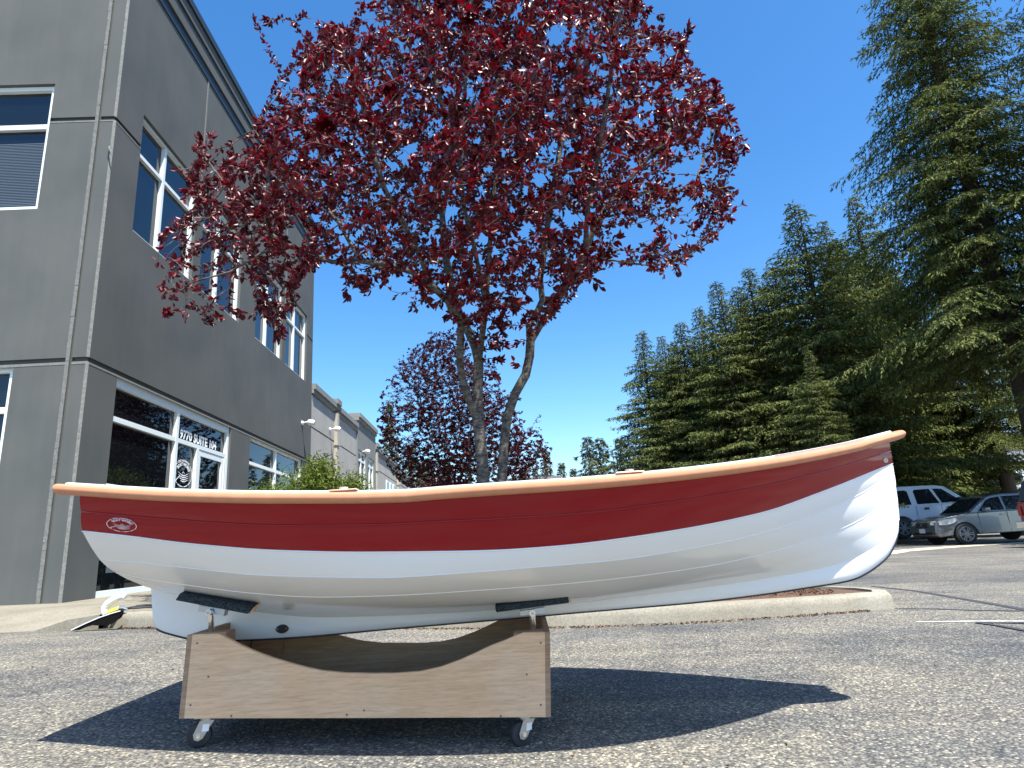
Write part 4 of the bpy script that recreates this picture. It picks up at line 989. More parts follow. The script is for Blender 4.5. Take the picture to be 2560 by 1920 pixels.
# transom and stem closing faces
hm.cur = 0
tr_ = [grid[k][0] for k in range(7)] + [mir(grid[k][0]) for k in range(6, -1, -1)]
hm.cur = 1; hm.add([tr_[0], tr_[1], tr_[2], tr_[11], tr_[12], tr_[13]], [(0, 1, 2, 3, 4, 5)])
hm.cur = 0; hm.add([tr_[i] for i in range(2, 12)], [tuple(range(10))])
for k in range(6): hm.cur = 1 if k < 2 else 0; hm.add([grid[k][NS], grid[k + 1][NS], mir(grid[k + 1][NS]), mir(grid[k][NS])], [(0, 1, 2, 3)])
hull = hm.build('hull', [M['gel_white'], M['gel_red']], boat, smooth=True, fix=True)
hbv = BVHTree.FromPolygons([Vector(v) for v in hm.v], hm.f)
# a thin raised lap where red meets white and at the crease in the red topside
for nm, k, r_, mt_ in (('boot_line', 2, .0028, M['gel_white']), ('topside_crease', 1, .0035, M['gel_red']), ('strake_edge', 3, .0016, M['gel_white']), ('strake_edge', 4, .0014, M['gel_white'])):
    for side in (1, -1):
        p = MB(); p.tube([(g if side > 0 else mir(g)) + Vector((0, -.0005 * side, 0)) for g in grid[k]], r_, 6); p.build(nm, mt_, boat, smooth=True)

# keel, skeg and stem: one plate on the centre line
kt = .017
bot = [(377, 1474), (379, 1510), (380, 1551), (386, 1572), (402, 1581), (425, 1588), (477, 1600), (530, 1603), (591, 1602.5), (700, 1597), (796, 1590), (953, 1575), (1150, 1558), (1300, 1545), (1451, 1531.5), (1600, 1519), (1753, 1505.5), (1900, 1488), (2020, 1470), (2123, 1453), (2171, 1434), (2216, 1401), (2238, 1371), (2250, 1331), (2249, 1271), (2240, 1193), (2232.5, 1157), (2226, 1128), (2223, 1102)]
bfine = []
for i in range(len(bot) - 1):
    n_ = 4
    for j in range(n_):
        t = j / n_; p0 = bot[max(i - 1, 0)]; p1 = bot[i]; p2 = bot[i + 1]; p3 = bot[min(i + 2, len(bot) - 1)]
        bfine.append(tuple(.5 * ((2 * p1[q]) + (-p0[q] + p2[q]) * t + (2 * p0[q] - 5 * p1[q] + 4 * p2[q] - p3[q]) * t * t + (-p0[q] + 3 * p1[q] - 3 * p2[q] + p3[q]) * t ** 3) for q in (0, 1)))
bfine.append(bot[-1])
out_ = [at_y(u, v, YC - kt) for u, v in bfine]
# inner line of the plate: points along the hull bottom and stem, same count, matched by arc
def inner_pt(i):
    t = i / (len(bfine) - 1); u, v = bfine[i]
    if u < 377: u = 377
    if i < len(bfine) * .80: 
        uu = max(377, min(u, 2249)); return at_y(uu, cK(uu) - 2, YC - kt)
    return None
inn = []
IA = next(i for i, q in enumerate(bfine) if q[0] >= 1900); IB = next(i for i, q in enumerate(bfine) if q[0] > 2200 and q[1] <= 1331)
for i, (u, v) in enumerate(bfine):
    if u < 1900: uu = max(377, u); q = at_y(uu, cK(uu) - 3, YC - kt)
    elif v > 1331: t = (i - IA) / (IB - IA); uu = 1900 + 342 * t ** 1.15; q = at_y(uu, cK(uu) - 3, YC - kt)
    else: q = at_y(u - 14, v - 20 if v > 1150 else v, YC - kt)
    inn.append(q)
km = MB(); n = len(out_)
rs_ = 5
prof = [(0, 1.0), (.55, .97), (.85, .72), (1, 0)]
vs = []
for i in range(n):
    a, b = inn[i], out_[i]
    for (s, w_) in prof:
        q = a.lerp(b, s if s < 1 else 1); vs.append(Vector((q.x, YC - kt * w_ * (1 if s < 1 else 0), q.z)))
kk = len(prof)
km.add(vs, [(i * kk + j, (i + 1) * kk + j, (i + 1) * kk + j + 1, i * kk + j + 1) for i in range(n - 1) for j in range(kk - 1)])
km.add([mir(v_) for v_ in vs], [(i * kk + j, i * kk + j + 1, (i + 1) * kk + j + 1, (i + 1) * kk + j) for i in range(n - 1) for j in range(kk - 1)])
km.build('keel', M['gel_white'], boat, smooth=True)
# narrow dark rubbing strip along the keel foot
p = MB(); p.tube([Vector((q.x, YC, q.z - .001)) for q in out_[12:96]], .0042, 6); p.build('keel_strip', M['flashing_and_shade'], boat, smooth=True)

# rub rail, white gunwale cap
SEC = [(-.004, -.001), (.014, -.004), (.027, .001), (.034, .009), (.036, .017), (.033, .025), (.024, .0305), (.010, .032), (-.012, .031), (-.012, .002)]
CAP = [(-.010, .020), (-.010, .036), (-.022, .040), (-.055, .039), (-.066, .033), (-.066, .020)]
def sweep(mb, path, sec, flip=1):
    n = len(path); k = len(sec); vs = []
    for i, q in enumerate(path):
        t = path[min(i + 1, n - 1)] - path[max(i - 1, 0)]; t = Vector((t.x, t.y, 0)).normalized(); o_ = Vector((t.y, -t.x, 0)) * flip
        for (a, b) in sec: vs.append(q + o_ * a + Vector((0, 0, b)))
    mb.add(vs, [(i * k + j, (i + 1) * k + j, (i + 1) * k + (j + 1) % k, i * k + (j + 1) % k) for i in range(n - 1) for j in range(k)] + [tuple(range(k)), tuple((n - 1) * k + j for j in range(k))])
g0 = grid[0]; d0 = (g0[0] - g0[3]).normalized(); dN = (g0[NS] - g0[NS - 3]).normalized()
path = [g0[0] + d0 * .078] + [g0[0] + d0 * .04] + g0[:NS - 1] + [Vector((g0[NS].x + .018, YC - .022, g0[NS].z + .004)), Vector((g0[NS].x + .045, YC - .004, g0[NS].z + .011))]
rm = MB(); sweep(rm, path, SEC); sweep(rm, [mir(p_) for p_ in path], SEC, -1)
# across the stern, rounded corners
a = path[0]; st = [a + Vector((0, 0, 0)), a + Vector((-.006, .02, 0)), a + Vector((-.009, .05, .001))] + [Vector((a.x - .010, YC + s_, a.z + .004)) for s_ in [-.4 + .1 * i for i in range(9)]]
st2 = [mir(q) for q in st[:3]][::-1]; st = st + st2
sweep(rm, st, [(x - .030, z) for x, z in SEC], -1)
rail = rm.build('rub_rail', M['rail'], boat, smooth='auto')
cm = MB(); CAP2 = [(x * .45, z) for x, z in CAP]; sweep(cm, path[0:-10], CAP); sweep(cm, [mir(q) for q in path[0:-10]], CAP, -1); sweep(cm, path[-11:-1], CAP2); sweep(cm, [mir(q) for q in path[-11:-1]], CAP2, -1)
# stern deck cap and little foredeck
s0 = [Vector((a.x + .012, YC - .50 + .10 * i, a.z + .026)) for i in range(11)]
cm.add(s0 + [q + Vector((.13, 0, .0)) for q in s0] + [q - Vector((0, 0, .03)) for q in s0] + [q + Vector((.13, 0, -.03)) for q in s0], [(i, i + 1, 12 + i, 11 + i) for i in range(10)] + [(22 + i, 33 + i, 34 + i, 23 + i) for i in range(10)] + [(i, 22 + i, 23 + i, i + 1) for i in range(10)] + [(11 + i, 12 + i, 34 + i, 33 + i) for i in range(10)])
fd = []
for i in range(NS - 10, NS + 1): fd.append(g0[i] + Vector((0, 0, .039)))
cm.add(fd + [mir(q) for q in fd], [(i, i + 1, 11 + i + 1, 11 + i) for i in range(10)])
cm.build('gunwale_cap', M['gel_white'], boat, smooth='auto')
# inside: liner and two seats
im = MB()
for side in (1, -1):
    vs = []
    for i in range(2, NS - 2):
        for k, off in ((0, .035), (2, .05), (4, .07), (6, .0)):
            g = grid[k][i]; y = min(YC - .004, g.y + off); z = g.z + (.03 if k == 0 else .05 if k < 6 else .07); q = Vector((g.x, y, z)); vs.append(q if side > 0 else mir(q))
    n_ = NS - 4; im.add(vs, [(i * 4 + j, (i + 1) * 4 + j, (i + 1) * 4 + j + 1, i * 4 + j + 1) for i in range(n_ - 1) for j in range(3)])
im.build('inner_liner', M['gel_white'], boat, smooth=True)
for i in (14, 36, 54):
    g = grid[1][i]; p = MB(); p.box((g.x - .12, g.y + .09, g.z + .0), (g.x + .12, 2 * YC - g.y - .09, g.z + .022)); p.build('thwart', M['ply_in'], boat, bevel=.004)
for (u, v) in ((857, 1229), (1578, 1183.5)):
    s_ = (u - 200) / 2022; g = hull_pt(0, s_)
    for side in (1, -1):
        gg = g if side > 0 else mir(g); p = MB()
        p.box((gg.x - .045, gg.y - .008, gg.z + .037), (gg.x + .045, gg.y + .026, gg.z + .042)); op = p.build('oarlock_plate', M['bronze'], boat, bevel=.002)
        p = MB(); p.disc((gg.x, gg.y + .008, gg.z + .045), (0, 0, 1), .014, .008, 12); p.build('oarlock_socket', M['bronze'], op)
def on_hull(u, v, off):
    loc, nrm, idx, d = hbv.ray_cast(CAM, ray(u, v).normalized())
    if loc is None: return at_y(u, v, YC - .3)
    if nrm.dot(ray(u, v)) > 0: nrm = -nrm
    return loc + nrm * off
p = MB()
for vs, fs in LOGO: p.add([on_hull(306 + x * 38 + y * 1.5, 1312 - y * 16.5 + x * 4.4, .0035) for x, y in vs], fs)
p.build('logo', M['logo'], boat, fix=False)
# drain fitting on the skeg: black eye shaped plate
c_ = at_y(706, 1572, YC - kt - .002); p = MB(); pr = []
for i in range(24):
    a_ = 2 * math.pi * i / 24; pr.append(Vector((c_.x + .0255 * math.cos(a_), c_.y, c_.z + .0165 * math.sin(a_) * abs(math.sin(a_)) ** .25)))
p.prism(pr, (0, -.004, 0)); dp = p.build('drain_plate', M['dark'], boat)
p = MB(); p.disc((c_.x - .018, c_.y - .005, c_.z), (0, 1, 0), .0045, .004, 10); p.disc((c_.x + .018, c_.y - .005, c_.z), (0, 1, 0), .0045, .004, 10); p.build('screw', M['chrome'], dp)
bp_ = on_hull(2212, 1151, .002); p = MB(); p.disc(bp_, (0, 1, .1), .010, .008, 14); p.build('bow_eye', M['steel'], boat)

# ------------------------------------------------------------------ the dolly
YF = 2.31; YBK = YF + .60
cart = empty('boat_dolly', (at_y(912, 1796, YF).x, (YF + YBK) / 2, gz(-.6, 2.6))); tag(cart, 'low plywood boat dolly on four casters with carpeted support pads under the rowing boat', 'boat dolly')
outl = [(481, 1587), (470, 1691), (460, 1796), (912, 1795), (1364, 1793), (1363, 1690), (1362, 1581), (1307, 1582), (1287, 1590), (1262, 1601), (1225, 1615), (1190, 1632), (1150, 1650), (1100, 1668), (1050, 1679), (984, 1684), (930, 1684), (862, 1683), (802, 1677), (765, 1669), (727, 1659), (680, 1645), (636, 1629), (600, 1613), (570, 1597), (546, 1584.5)]
P0 = [at_y(u, v, YF) for u, v in outl]
p = MB(); p.prism(P0, (0, .018, 0)); fp_ = p.build('front_panel', M['ply'], cart)
p = MB(); p.prism([q + Vector((0, YBK - YF - .018, .012)) for q in P0], (0, .018, 0)); p.build('back_panel', M['ply_in'], cart)
TL, BL, BR, TRr = P0[0], P0[2], P0[4], P0[6]
for (tp, bt, s_) in ((TL, BL, -1), (TRr, BR, 1)):
    p = MB(); th = .018 * s_
    p.hexa([bt + Vector((0, 0, 0)), bt + Vector((th, 0, 0)), bt + Vector((th, YBK - YF, .012)), bt + Vector((0, YBK - YF, .012)), tp + Vector((0, 0, 0)), tp + Vector((th, 0, 0)), tp + Vector((th, YBK - YF, .012)), tp + Vector((0, YBK - YF, .012))])
    p.build('end_panel', M['ply_edge'], cart)
    for yy in (YF + .019, YBK - .10):
        a_ = tp + Vector((-.001 * s_, 0, -.001)); b_ = Vector((tp.x - .11 * s_, 0, tp.z + (.001)))
        x0, x1 = sorted((a_.x, b_.x)); p = MB(); p.box((x0, yy, tp.z - .16), (x1, yy + .075, tp.z + .001)); p.build('corner_post', M['ply_edge'], cart)
p = MB(); p.box((BL.x + .02, YF + .019, BL.z + .005), (BR.x - .02, YBK - .019, BL.z + .012)) if False else None
p = MB(); p.hexa([BL + Vector((.002, .019, .002)), BR + Vector((-.002, .019, .002)), BR + Vector((-.002, YBK - YF - .002, .012)), BL + Vector((.002, YBK - YF - .002, .012)), BL + Vector((.002, .019, .018)), BR + Vector((-.002, .019, .018)), BR + Vector((-.002, YBK - YF - .002, .028)), BL + Vector((.002, YBK - YF - .002, .028))]); p.build('floor_board', M['ply_in'], cart)
# countersunk screws along the front panel
for (u, v) in ((493, 1608), (521, 1692), (476, 1763), (578, 1790), (867, 1787), (1352, 1607), (1317, 1686), (1352, 1762), (1252, 1790), (910, 1776)):
    q = at_y(u, v, YF - .0008); p = MB(); p.disc(q, (0, 1, 0), .0035, .0015, 10); p.build('screw', M['screw'], cart)
def caster(x, y, rz):
    zg = gz(x, y); r_ = .040; zt = (BL.z + (BR.z - BL.z) * (x - BL.x) / (BR.x - BL.x)); o_ = MB()
    Mx = Matrix.Translation((x, y, 0)) @ Matrix.Rotation(rz, 4, 'Z')
    T = lambda a, b, c: Mx @ Vector((a, b, c))
    hx = .022                                            # trailing offset
    w_ = MB(); ax = Mx.to_3x3() @ Vector((0, 1, 0))
    w_.tube([T(-hx, s_, zg + r_) for s_ in (-.013, -.011, -.006, .006, .011, .013)], [r_ * .80, r_ * .94, r_, r_, r_ * .94, r_ * .80], 28); wo = None
    fk = MB(); fk.box((-.036, -.028, zt - .004), (.036, .028, zt), Mx)
    fk.disc(T(0, 0, zt - .009), (0, 0, 1), .022, .010, 18)
    for s_ in (-1, 1):
        yy = .0165 * s_
        poly = [T(.026, yy, zt - .014), T(-.020, yy, zt - .014), T(-hx - .017, yy, zg + r_ + .004), T(-hx - .013, yy, zg + r_ - .012), T(-hx, yy, zg + r_ - .017), T(-hx + .014, yy, zg + r_ - .010)]
        fk.prism(poly, ax * .0028 * s_)
    fk.hexa([T(-.020, -.0165, zt - .017), T(.026, -.0165, zt - .017), T(.026, .0165, zt - .017), T(-.020, .0165, zt - .017), T(-.020, -.0165, zt - .0138), T(.026, -.0165, zt - .0138), T(.026, .0165, zt - .0138), T(-.020, .0165, zt - .0138)])
    fo = fk.build('caster', M['steel'], cart, smooth='auto')
    w_.build('wheel', M['rubber'], fo, smooth='auto')
    p = MB(); p.disc(T(-hx, -.021, zg + r_), ax, .0075, .006, 12); p.disc(T(-hx, .021, zg + r_), ax, .0075, .006, 12); p.build('axle', M['chrome'], fo)
    p = MB(); q = [T(-.012, -.0202, zt - .047), T(.010, -.0202, zt - .047), T(.012, -.0202, zt - .024), T(-.009, -.0202, zt - .024)]; p.prism(q, ax * -.0006); p.build('sticker', M['paper'], fo)
xl, xr = at_y(520, 1800, YF + .05).x, at_y(1314, 1800, YF + .05).x
caster(xl, YF + .045, .25); caster(xr, YF + .045, .55); caster(xl - .01, YBK - .07, .1); caster(xr - .01, YBK - .07, .7)
# carpeted pads on their posts
def pad(q4, yb, yt, br, st_top, st_bot, mirror=False):
    """q4: corner pixels TL TR BR BL of the visible carpet face"""
    f = (lambda v_: mir(v_)) if mirror else (lambda v_: v_)
    a = [at_y(*q4[0], yt), at_y(*q4[1], yt), at_y(*q4[2], yb), at_y(*q4[3], yb)]
    n_ = Vector((0, .07, .016)); p = MB()
    p.hexa([f(v_) for v_ in (a[3], a[2], a[2] + n_, a[3] + n_, a[0], a[1], a[1] + n_, a[0] + n_)]); po = p.build('support_pad', M['carpet'], cart, bevel=.004)
    p = MB(); e = a[2] - a[3]; e.normalize(); c = [(x_ + y_) / 2 for x_, y_ in ((a[1], a[2]),)][0] if False else (a[1] + a[2]) / 2
    # bare timber end
    p.hexa([f(v_) for v_ in (a[2] + e * .0005 + Vector((0, .006, .002)), a[2] + e * .006 + Vector((0, .006, .002)), a[2] + e * .006 + n_ * .8, a[2] + e * .0005 + n_ * .8, a[1] + e * .0005 + Vector((0, .006, -.004)), a[1] + e * .006 + Vector((0, .006, -.004)), a[1] + e * .006 + n_ * .8 - Vector((0, 0, .004)), a[1] + e * .0005 + n_ * .8 - Vector((0, 0, .004)))]); p.build('pad_timber', M['ply'], po)
    b4 = [at_y(u, v, yb + .012) for u, v in br]; p = MB(); p.hexa([f(v_) for v_ in (b4[3], b4[2], b4[2] + Vector((0, .03, 0)), b4[3] + Vector((0, .03, 0)), b4[0], b4[1], b4[1] + Vector((0, .03, 0)), b4[0] + Vector((0, .03, 0)))]); bo = p.build('bracket', M['steel'], cart)
    t0 = at_y(*st_top, yb + .008); t1 = at_y(*st_bot, yb + .030); p = MB(); p.tube([f(t0), f(t1)], .0105, 14); p.disc(f(t0 + Vector((0, -.010, .0))), (0, 1, 0), .0115, .014, 14); p.build('post', M['chrome'], cart, smooth='auto')
    p = MB(); p.disc(f(t0 + Vector((0, -.020, 0))), (0, 1, 0), .0055, .008, 6); p.build('bolt', M['steel'], bo)
L4 = [(449, 1483), (631, 1517), (620, 1536), (437, 1501)]; R4 = [(1237, 1516), (1420, 1492), (1424, 1508), (1240, 1532)]
for mr in (False, True):
    pad(L4, YF + .03, YF + .045, [(497, 1513), (563, 1524), (559, 1540), (496, 1528)], (526, 1530), (528, 1578), mr)
    pad(R4, YF + .03, YF + .045, [(1301, 1528), (1362, 1518), (1363, 1533), (1301, 1539)], (1331, 1532), (1333, 1577), mr)

# ------------------------------------------------------------------ odds and ends by the kerb
# made-up black plate, stands in for the dark wedge of shade at the kerb ramp
pts_px = [(179, 1577), (215, 1560), (250, 1545), (280, 1535), (301, 1529), (300, 1540), (295, 1549), (284, 1556), (276, 1561), (262, 1563), (245, 1564), (232, 1563), (215, 1568), (200, 1575)]
yk = 5.78
p = MB(); q0 = [at_y(u, v, 5.86 + .0 * i) for i, (u, v) in enumerate(pts_px)]; p.prism(q0, (0, .05, .012)); sh = p.build('shade_plate', mat('matt_black', (.006, .006, .006), .95, spec=.1)); tag(sh, 'black ragged plate standing in for the wedge of shade at the low kerb ramp by the building corner', 'shade plate')
p = MB(); p.tube([q + Vector((0, -.004, .006)) for q in q0[:5]], .0045, 6); e_ = p.build('edge_strip', M['paper'], sh)
hs0 = [(312, 1489), (300, 1492), (285, 1499), (270, 1509), (262, 1520), (262, 1531), (266, 1536)]
hose = empty('plastic_hose', at_y(262, 1531, 6.0)); tag(hose, 'curved translucent white plastic hose sticking up beside the black shade plate', 'hose')
p = MB(); cps = [at_y(u, v, 6.0) for u, v in hs0]; fine = []
for i in range(len(cps) - 1):
    for j in range(5): fine.append(cps[i].lerp(cps[i + 1], j / 5))
fine.append(cps[-1]); p.tube(fine, [.030 + .003 * (i % 2) for i in range(len(fine))], 12); p.build('tube', M['paper'], hose, smooth=True)
p = MB(); p.tube([at_y(268, 1533, 5.97), at_y(300, 1521, 5.99)], [.020, .024], 10); p.build('collar', mat('yellow_plastic', (.75, .68, .06), .5), hose, smooth='auto')
p = MB(); p.tube([at_y(300, 1521, 5.99), at_y(309, 1520, 5.99), at_y(318, 1524, 5.99)], [.026, .020, .010], 8); p.build('clamp', M['steel'], hose, smooth='auto')
p = MB(); p.tube([at_y(318, 1521, 6.1), at_y(345, 1517, 6.1), at_y(365, 1513, 6.15), at_y(395, 1512, 6.2), at_y(420, 1513, 6.25)], .012, 8); p.tube([at_y(330, 1521, 6.05), at_y(365, 1518, 6.1), at_y(420, 1519, 6.2)], .009, 8); cb = p.build('cable', M['rubber']); tag(cb, 'black cable lying along the kerb top beneath the stern', 'cable')

p = MB(); cr = [ground(u, v + 0) for u, v in ((2121, 1523), (2143, 1523))]
kx, ky = kf[-1]; kp = [Vector((kx - .12 + a_ * .03, ky - .012 + (.05 * max(0, 3 - 3 * a_)), gz(kx, ky) + .137 - .13 * max(0, a_ - .3) / .7)) for a_ in (0, .2, .35, .5, .7, .85, 1)]
p.tube(kp, .0045, 5); tag(p.build('kerb_crack', M['rubber']), kind='structure')
# weeds and dry litter on the bed, leaf litter along the kerb foot
P = []; D = []; L = []
for k in range(1500):
    i = rnd() * (len(kf) - 1); a_ = kf[int(i)]; b_ = kf[min(int(i) + 1, len(kf) - 1)]; t = i - int(i); x = a_[0] + (b_[0] - a_[0]) * t; y = a_[1] + (b_[1] - a_[1]) * t - abs(random.gauss(0, .022)) - .004
    P.append((x, y, gz(x, y) + U(.002, .012))); D.append((U(-1, 1), U(-1, 1), U(-.1, .25))); L.append(U(.010, .026))
for k in range(7000):
    x = U(-3, end.x - .45); y = U(5.5, 6.5)
    if y < (kf[-1][1] - .0 if x > 2 else 5.3 + .12 * abs(x)) + .10: continue
    P.append((x, y, gz(x, y) + .135 + U(0, .02))); D.append((U(-1, 1), U(-1, 1), U(-.1, .5))); L.append(U(.012, .032))
for k in range(260):
    x = U(-3.5, 4.5); y = U(1.6, 5.2); P.append((x, y, gz(x, y) + .004)); D.append((U(-1, 1), U(-1, 1), U(0, .15))); L.append(U(.006, .018))
L = np.array(L); V, Fq = leaf_cloud(np.array(P), np.array(D), L, L * .5); o = mesh_from_np('leaf_litter', V, Fq, M['litter']); tag(o, 'dry brown leaf and bark litter along the kerb and bed', 'leaf litter', kind='stuff')
for (u, v, lab) in ((2052, 1474, 'small green weed on the mulch beneath the bow'), (2084, 1472, 'second tiny weed, nearer the rounded kerb end')):
    g = ground(u, v + 14); root = empty('weed', (g.x, g.y + .25, gz(g.x, g.y) + .13)); tag(root, lab, 'weed')
    P = []; D = []; L = []
    for k in range(30): P.append((U(-.04, .04), U(-.04, .04), U(0, .04))); D.append((U(-1, 1), U(-1, 1), U(.4, 1.5))); L.append(U(.04, .09))
    L = np.array(L); V, Fq = leaf_cloud(np.array(P), np.array(D), L, L * .25); mesh_from_np('leaves', V, Fq, M['weed'], root)

# ------------------------------------------------------------------ parked vehicles
def paint(name, col, metal=.0): return mat(name, col, .28, metal=metal, coat=.8, noise=(1, .03))
PS, PW, PR = paint('silver_paint', (.24, .25, .25), .6), paint('white_paint', (.66, .71, .78), .0), paint('red_paint', (.20, .012, .014), 0)
CG = mat('car_glass', (.012, .016, .02), .03, ior=1.6)
HL = mat('headlight_lens', (.6, .6, .55), .1, coat=.6)
def section_body(mb, prof_pts, halfw, tumble, zbelt):
    """prof_pts: side outline (x, z) clockwise; half width narrows above the belt line"""
    n = len(prof_pts)
    def hw(x, z): 
        w_ = halfw(x) if callable(halfw) else halfw
        return w_ - max(0, z - zbelt) * tumble - max(0, .45 - z) * .12
    vs = [(x, -hw(x, z), z) for x, z in prof_pts] + [(x, hw(x, z), z) for x, z in prof_pts]
    mb.add(vs, [tuple(range(n - 1, -1, -1)), tuple(range(n, 2 * n))] + [(i, (i + 1) % n, n + (i + 1) % n, n + i) for i in range(n)])
def wheel(parent, x, y, r_, s_, spokes=6, dark=False):
    w_ = MB(); w_.tube([(x, y + a * s_, r_) for a in (-.10, -.085, .085, .10)], [r_ * .90, r_, r_, r_ * .88], 30); wo = w_.build('wheel', M['rubber'], parent, smooth='auto', local=True)
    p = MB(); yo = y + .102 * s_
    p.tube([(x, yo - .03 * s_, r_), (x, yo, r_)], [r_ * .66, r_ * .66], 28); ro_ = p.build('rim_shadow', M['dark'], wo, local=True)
    p = MB()
    for k in range(spokes):
        for dd in (-.16, .16):
            a = 2 * math.pi * k / spokes; a1 = a + dd; c = Vector((x, yo + .004 * s_, r_)); d = Vector((math.cos(a1), 0, math.sin(a1))); t_ = Vector((-math.sin(a), 0, math.cos(a)))
            i0 = c + Vector((math.cos(a), 0, math.sin(a))) * r_ * .12 + t_ * dd * .1; i1 = c + d * r_ * .64; w2 = r_ * .045
            p.hexa([i0 - t_ * w2, i0 + t_ * w2, i0 + t_ * w2 + Vector((0, .012 * s_, 0)), i0 - t_ * w2 + Vector((0, .012 * s_, 0)), i1 - t_ * w2, i1 + t_ * w2, i1 + t_ * w2 + Vector((0, .012 * s_, 0)), i1 - t_ * w2 + Vector((0, .012 * s_, 0))])
    ringp = [(x + math.cos(2 * math.pi * k / 28) * r_ * .66, yo + .004 * s_, r_ + math.sin(2 * math.pi * k / 28) * r_ * .66) for k in range(29)]
    p.tube(ringp, r_ * .04, 6); p.disc((x, yo + .01 * s_, r_), (0, 1, 0), r_ * .16, .02, 16); p.build('rim', M['steel'], wo, local=True)
    return wo
def arch(cx_, r_, n=9): return [(cx_ + r_ * math.cos(math.pi * k / n), .30 + r_ * math.sin(math.pi * k / n)) for k in range(n + 1)]
def quadp(mb, pts, w_fn, off, s_):
    """panel on the side: pts (x, z) list; w_fn(x, z) half width"""
    mb.prism([(x, s_ * (w_fn(x, z) + off - .012), z) for x, z in pts], (0, s_ * .012, 0))
# --- silver wagon, nose towards -x in its own frame (x = 0 nose)
def wagon(loc, rz, label):
    root = empty('parked_wagon', loc, rz); tag(root, label, 'car'); R_ = .335; fx, rx_ = .88, 3.40; Lc = 4.48
    hwid = lambda x: .865 - .16 * max(0, (.55 - x) / .55) ** 2 - .10 * max(0, (x - 4.0) / .48) ** 2
    tum = lambda x, z: hwid(x) - max(0, z - .92) * .30 - max(0, .45 - z) * .12
    low = [(Lc, .36)] + [(a, b) for a, b in arch(rx_, .40)] + [(a, b) for a, b in arch(fx, .40)] + [(.10, .27)]
    body = [(.02, .34), (0, .48), (.02, .62), (.05, .74), (.12, .81), (.35, .885), (.75, .945), (1.16, .985), (1.95, 1.0), (3.0, 1.01), (4.35, 1.02), (4.44, .95), (4.48, .62)]
    mb = MB(); section_body(mb, body + low, hwid, .30, .92); mb.build('body', PS, root, local=True, bevel=.03, smooth='auto')
    gh = [(1.14, .98), (1.50, 1.24), (1.86, 1.47), (2.0, 1.51), (2.4, 1.545), (3.3, 1.54), (3.95, 1.50), (4.20, 1.30), (4.38, 1.0)]
    mb = MB(); section_body(mb, gh, hwid, .30, .92); g = mb.build('cabin', PS, root, local=True, bevel=.02, smooth='auto')
    for s_ in (-1, 1):
        for pts in ([(1.42, 1.03), (1.80, 1.36), (1.98, 1.43), (2.26, 1.455), (2.26, 1.03)], [(2.34, 1.03), (2.34, 1.46), (3.0, 1.46), (3.08, 1.03)], [(3.16, 1.04), (3.10, 1.45), (3.85, 1.42), (4.05, 1.10)]):
            p = MB(); quadp(p, pts, tum, .006, s_); p.build('side_window', CG, g, local=True)
        p = MB(); p.hexa([(1.52, s_ * .86, 1.0), (1.70, s_ * .86, 1.0), (1.70, s_ * 1.03, 1.02), (1.54, s_ * 1.03, 1.02), (1.53, s_ * .86, 1.12), (1.70, s_ * .86, 1.14), (1.70, s_ * 1.03, 1.14), (1.56, s_ * 1.03, 1.13)]); p.build('mirror', PS, root, local=True, bevel=.02)
        p = MB(); quadp(p, [(.13, .66), (.12, .77), (.30, .83), (.62, .86), (.70, .80), (.55, .70), (.3, .65)], lambda x, z: hwid(x), .004, s_)
        p.hexa([(.015, s_ * .44, .67), (.03, s_ * .70, .66), (.13, s_ * .74, .66), (.13, s_ * .44, .67), (.06, s_ * .44, .78), (.08, s_ * .71, .79), (.16, s_ * .74, .80), (.16, s_ * .44, .79)]); p.build('headlight', HL, root, local=True, bevel=.01)
        p = MB(); p.disc((.035, s_ * .60, .42), (1, 0, 0), .055, .05, 14); p.build('fog_lamp', M['dark'], root, local=True)
        wheel(root, fx, s_ * .76, R_, s_); wheel(root, rx_, s_ * .76, R_, s_)
        p = MB(); quadp(p, [(.16, .50), (.17, .53), (.52, .55), (.52, .52)], lambda x, z: hwid(x), .012, s_); p.build('bumper_trim', M['chrome'], root, local=True)
        for xx in (2.0, 3.0):
            p = MB(); quadp(p, [(xx - .06 + .14, .87), (xx - .06 + .14, .90), (xx + .24, .90), (xx + .24, .87)], lambda x, z: hwid(x), .02, s_); p.build('door_handle', PS, root, local=True)
        p = MB(); quadp(p, [(1.38, .36), (1.38, .98), (1.385, .98), (1.385, .36)], lambda x, z: hwid(x), .003, s_); quadp(p, [(2.30, .36), (2.30, .98), (2.305, .98), (2.305, .36)], lambda x, z: hwid(x), .003, s_); p.build('door_gap', M['dark'], root, local=True)
    p = MB(); p.hexa([(1.22, -.70, 1.02), (1.22, .70, 1.02), (1.25, .70, 1.02), (1.25, -.70, 1.02), (1.83, -.60, 1.44), (1.83, .60, 1.44), (1.86, .60, 1.44), (1.86, -.60, 1.44)])
    p.v = [(x - .035, y, z + .015) for x, y, z in p.v]; p.build('windshield', CG, root, local=True)
    p = MB(); p.box((-.004, -.34, .60), (.05, .34, .75)); gr = p.build('grille', M['dark'], root, local=True, bevel=.01)
    p = MB()
    for k in range(5): p.box((-.010, -.32, .615 + k * .028), (-.003, .32, .622 + k * .028))
    p.disc((-.012, 0, .68), (1, 0, 0), .045, .01, 16); p.build('grille_bar', M['steel'], gr, local=True)
    p = MB(); p.box((-.012, -.50, .36), (.03, .50, .44)); p.build('air_intake', M['dark'], root, local=True)
    p = MB(); p.box((-.022, -.16, .42), (-.013, .16, .56)); p.build('number_plate', M['paper'], root, local=True)
